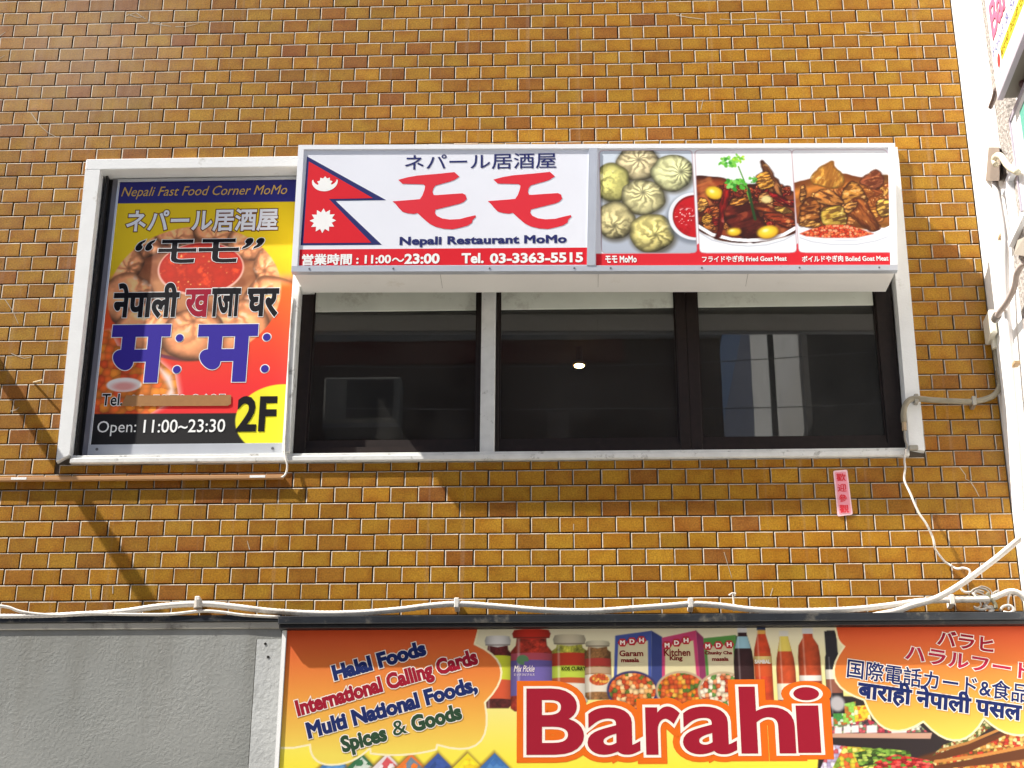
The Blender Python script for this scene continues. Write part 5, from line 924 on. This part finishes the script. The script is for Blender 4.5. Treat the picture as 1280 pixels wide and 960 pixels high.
for k, (pts, r, mm_) in enumerate((([(3.8913,-0.0500,3.6644),(3.9054,-0.0500,3.6776),(3.9283,-0.0500,3.6841),(3.9531,-0.0500,3.6773),(3.9644,-0.0500,3.6639),(3.9503,-0.0500,3.6507),(3.9217,-0.0500,3.6508),(3.9072,-0.0500,3.6643),(3.9209,-0.0500,3.6742),(3.9457,-0.0500,3.6673)], .0045, gw), ([(3.8996,-0.0550,3.6628),(3.9159,-0.0550,3.6361),(3.9262,-0.0550,3.6128),(3.9121,-0.0550,3.5996),(3.8970,-0.0550,3.6063)], .004, wc), ([(3.9327,-0.0500,3.6043),(3.9605,-0.0500,3.6273),(3.9757,-0.0500,3.6505),(3.9866,-0.0500,3.6637),(4.0032,-0.0500,3.6703),(3.9951,-0.0500,3.6537),(3.9746,-0.0500,3.6405)], .0055, gw),
        ([(3.9556,-0.0600,3.6609),(3.9658,-0.0600,3.6375),(3.9823,-0.0600,3.6142),(3.9833,-0.0600,3.5944)], .0075, mat('wire_olive', '7c7862', .6)), ([(3.9007,-0.0500,3.6012),(3.9316,-0.0500,3.5944),(3.9647,-0.0500,3.6074),(3.9759,-0.0500,3.5941),(3.9559,-0.0500,3.5843)], .006, wc), ([(3.9996,-0.0550,3.5892),(4.0141,-0.0550,3.6056),(4.0398,-0.0550,3.6087),(4.0537,-0.0550,3.5921),(4.0365,-0.0550,3.5790),(4.0116,-0.0550,3.5825)], .006, wc), ([(4.0348,-0.0550,3.5922),(4.0353,-0.0550,3.6253),(4.0449,-0.0550,3.6551),(4.0647,-0.0550,3.6617),(4.0826,-0.0550,3.6516),(4.0954,-0.0550,3.6249)], .0045, wc), ([(3.9429,-0.0500,3.6109),(3.9608,-0.0500,3.6008),(3.9798,-0.0500,3.6007)], .007, wc),
        ([(3.9148,-0.0520,3.6803),(3.9381,-0.0520,3.6901),(3.9657,-0.0520,3.6799),(3.9762,-0.0520,3.6599),(3.9614,-0.0520,3.6400),(3.9297,-0.0520,3.6402)], .003, gw), ([(3.8965,-0.0520,3.6571),(3.9166,-0.0520,3.6669),(3.9410,-0.0520,3.6568),(3.9551,-0.0520,3.6400)], .003, gw))):
    obj('wire', MB().tube(pts, r, 8, 5), mm_, kn, smooth=True)
# brown cable duct under the poster
du = thing('cable_duct', (.4, -.01, 4.2), 'thin brown cable duct running left along the tiles under the poster', 'duct')
dx1 = (1.0838,4.1969)[0]; dzz = (0.4926,4.2025)[1]
box('duct_cover', mat('duct_brown', 'b98a5a', .5, mottle=.04), du, -3.0, dx1, -.019, -.001, dzz-.0085, dzz+.0085, .002)
for xa_ in ((0.9757,4.1972)[0], (-0.0408,4.2140)[0], ): box('duct_label', wht, du, xa_-.034, xa_+.032, -.0196, -.0192, dzz-.005, dzz+.006)
cw = thing('drop_wire', (1.09, -.06, 4.6), 'thin white wire running down beside the poster into the brown duct', 'wire')
obj('wire', MB().tube([(1.0774,-0.0210,5.0438),(1.0761,-0.0210,4.8176),(1.0817,-0.0210,4.4772),(1.0835,-0.0220,4.3295),(1.0898,-0.0240,4.2850),(1.0987,-0.0240,4.2486),(1.0962,-0.0200,4.2213),(1.0871,-0.0200,4.2033),(1.0729,-0.0140,4.1986)], .0042, 8, 5), wc, cw, smooth=True)
# welcome sticker
st = thing('welcome_sticker', (3.42, 0, 4.0), 'small pink vertical sticker with red characters on the tiles below the window', 'sticker')
sp_ = rr([(3.3889,4.2114),(3.4474,4.2162),(3.4557,4.0180),(3.3927,4.0098)], .007)
shape(st, 'sticker_sheet', sp_[::-1], mat('sticker_white', 'f6ccd4', .4), .0035, .003); shape(st, 'sticker_field', rr([(3.3950,4.2042),(3.4417,4.2073),(3.4496,4.0251),(3.3999,4.0185)], .005)[::-1], mat('sticker_pink', 'f09aa8', .4), .0042)
for ch, a, b in (('歡', (3.4004,4.1645), (3.4376,4.1980)), ('迎', (3.4020,4.1184), (3.4375,4.1518)), ('參', (3.4037,4.0725), (3.4374,4.1057)), ('觀', (3.4035,4.0251), (3.4406,4.0599))):
    lettering(st, ch, mat('sticker_red', 'dc2434', .45), .0052, box=(a, b), bold=.0006)
# bracket bar that throws the long slanting shadow (outside the picture on the left)
bk = thing('wall_bracket', (-.5, 0, 5.05), 'grey bracket bar standing out from the tiles left of the window', 'bracket')
obj('bracket_bar', MB().tube([(-.52, -.004, 5.17), (-.52, -.345, 5.17)], .031, 14, 0), mat('bracket_grey', '77787c', .5), bk)
box('bracket_plate', mat('bracket_grey', '77787c'), bk, -.58, -.46, -.0035, .0, 5.08, 5.26, .001)

# ---------------------------------------------------------------- buildings across the street (seen as reflections in the panes)
oa = thing('opposite_building', (0, -10, 0), 'dark brown building across the street reflected in the window panes', 'building')
bd = mat('facade_brown', '54423a', .8, mottle=.15, mscale=3); RT = 9.02
box('facade', bd, oa, -8., 3.72, -11., -8.04, 0, RT-.28)
box('parapet', mat('parapet_grey', '9a9a98', .8, mottle=.1), oa, -8., 3.74, -11., -8.0, RT-.2795, RT)
box('brick_band', mat('band_red', '6a3028', .8), oa, -8., 2.8, -8.039, -8.02, 8.50, RT-.281)
box('pipe_panel', mat('panel_tan', '7a6a62', .7), oa, 2.07, 2.27, -8.039, -8.01, 7.4, 7.98)
for k in range(7): box('facade_window', mat('pane_dark', '1c2038'), oa, -7+k*1.5, -6.1+k*1.5, -8.039, -8.03, 4.2, 5.6)
ob_ = thing('neighbour_building', (6, -12, 0), 'white side-lit building across the alley reflected in the right pane', 'building')
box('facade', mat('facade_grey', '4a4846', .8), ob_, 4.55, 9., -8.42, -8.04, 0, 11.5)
box('side_wall', mat('side_white', 'dcdcd8', .7, mottle=.10, mscale=3), ob_, 4.52, 9., -12.6, -8.421, 0, 11.5); box('rear_wall', mat('rear_shade', '4c5468', .7, mottle=.15), ob_, 4.54, 9., -18., -12.601, 0, 11.5)  # shade on the far end of the alley wall put into its dark colour
box('drain_pipe', mat('pipe_dark', '2c2c2e', .5), ob_, 4.46, 4.519, -10.4, -10.34, 0, 11.4)
ac = thing('air_conditioner', (.33, -7.8, 7.7), 'white air conditioner unit across the street reflected in the left pane', 'air conditioner')
(ax0, az1), (ax1, az0) = (-0.0138,8.2471), (0.7135,7.7848)
obj('unit_case', MB().box(ax0, ax1, -8.0, -7.74, az0, az1, .02), mat('case_cream', '8f8d86', .5), ac); obj('unit_grille', MB().box(ax0+.22, ax1-.07, -7.7395, -7.73, az0+.04, az1-.04), mat('grille_dark', '2c2c2c', .6), ac)
box('unit_bracket', mat('bracket_grey', '77787c'), ac, ax0, ax1, -8.039, -7.76, az0-.05, az0-.001)
for k, (ya, yb) in enumerate(((((-0.0708,8.1131)), ((3.6209,8.1147))), (((0.0851,7.3574)), ((4.9101,7.3463))))):
    wz = thing('overhead_wire', (0, -7, 8), ['upper overhead wire reflected as a faint line across the panes', 'lower overhead wire reflected as a faint line across all panes'][k], 'wire', 'overhead wires across the street'); yy = (-7.2, -6.4)[k]
    obj('wire', MB().tube([(-8, yy, ya[1]+.25), (ya[0], yy, ya[1]), ((ya[0]+yb[0])/2, yy, (ya[1]+yb[1])/2-.03), (yb[0], yy, yb[1]), (9, yy, yb[1]+.3)], .0045, 6, 6), mat('wire_pale', '77767a', .5), wz)
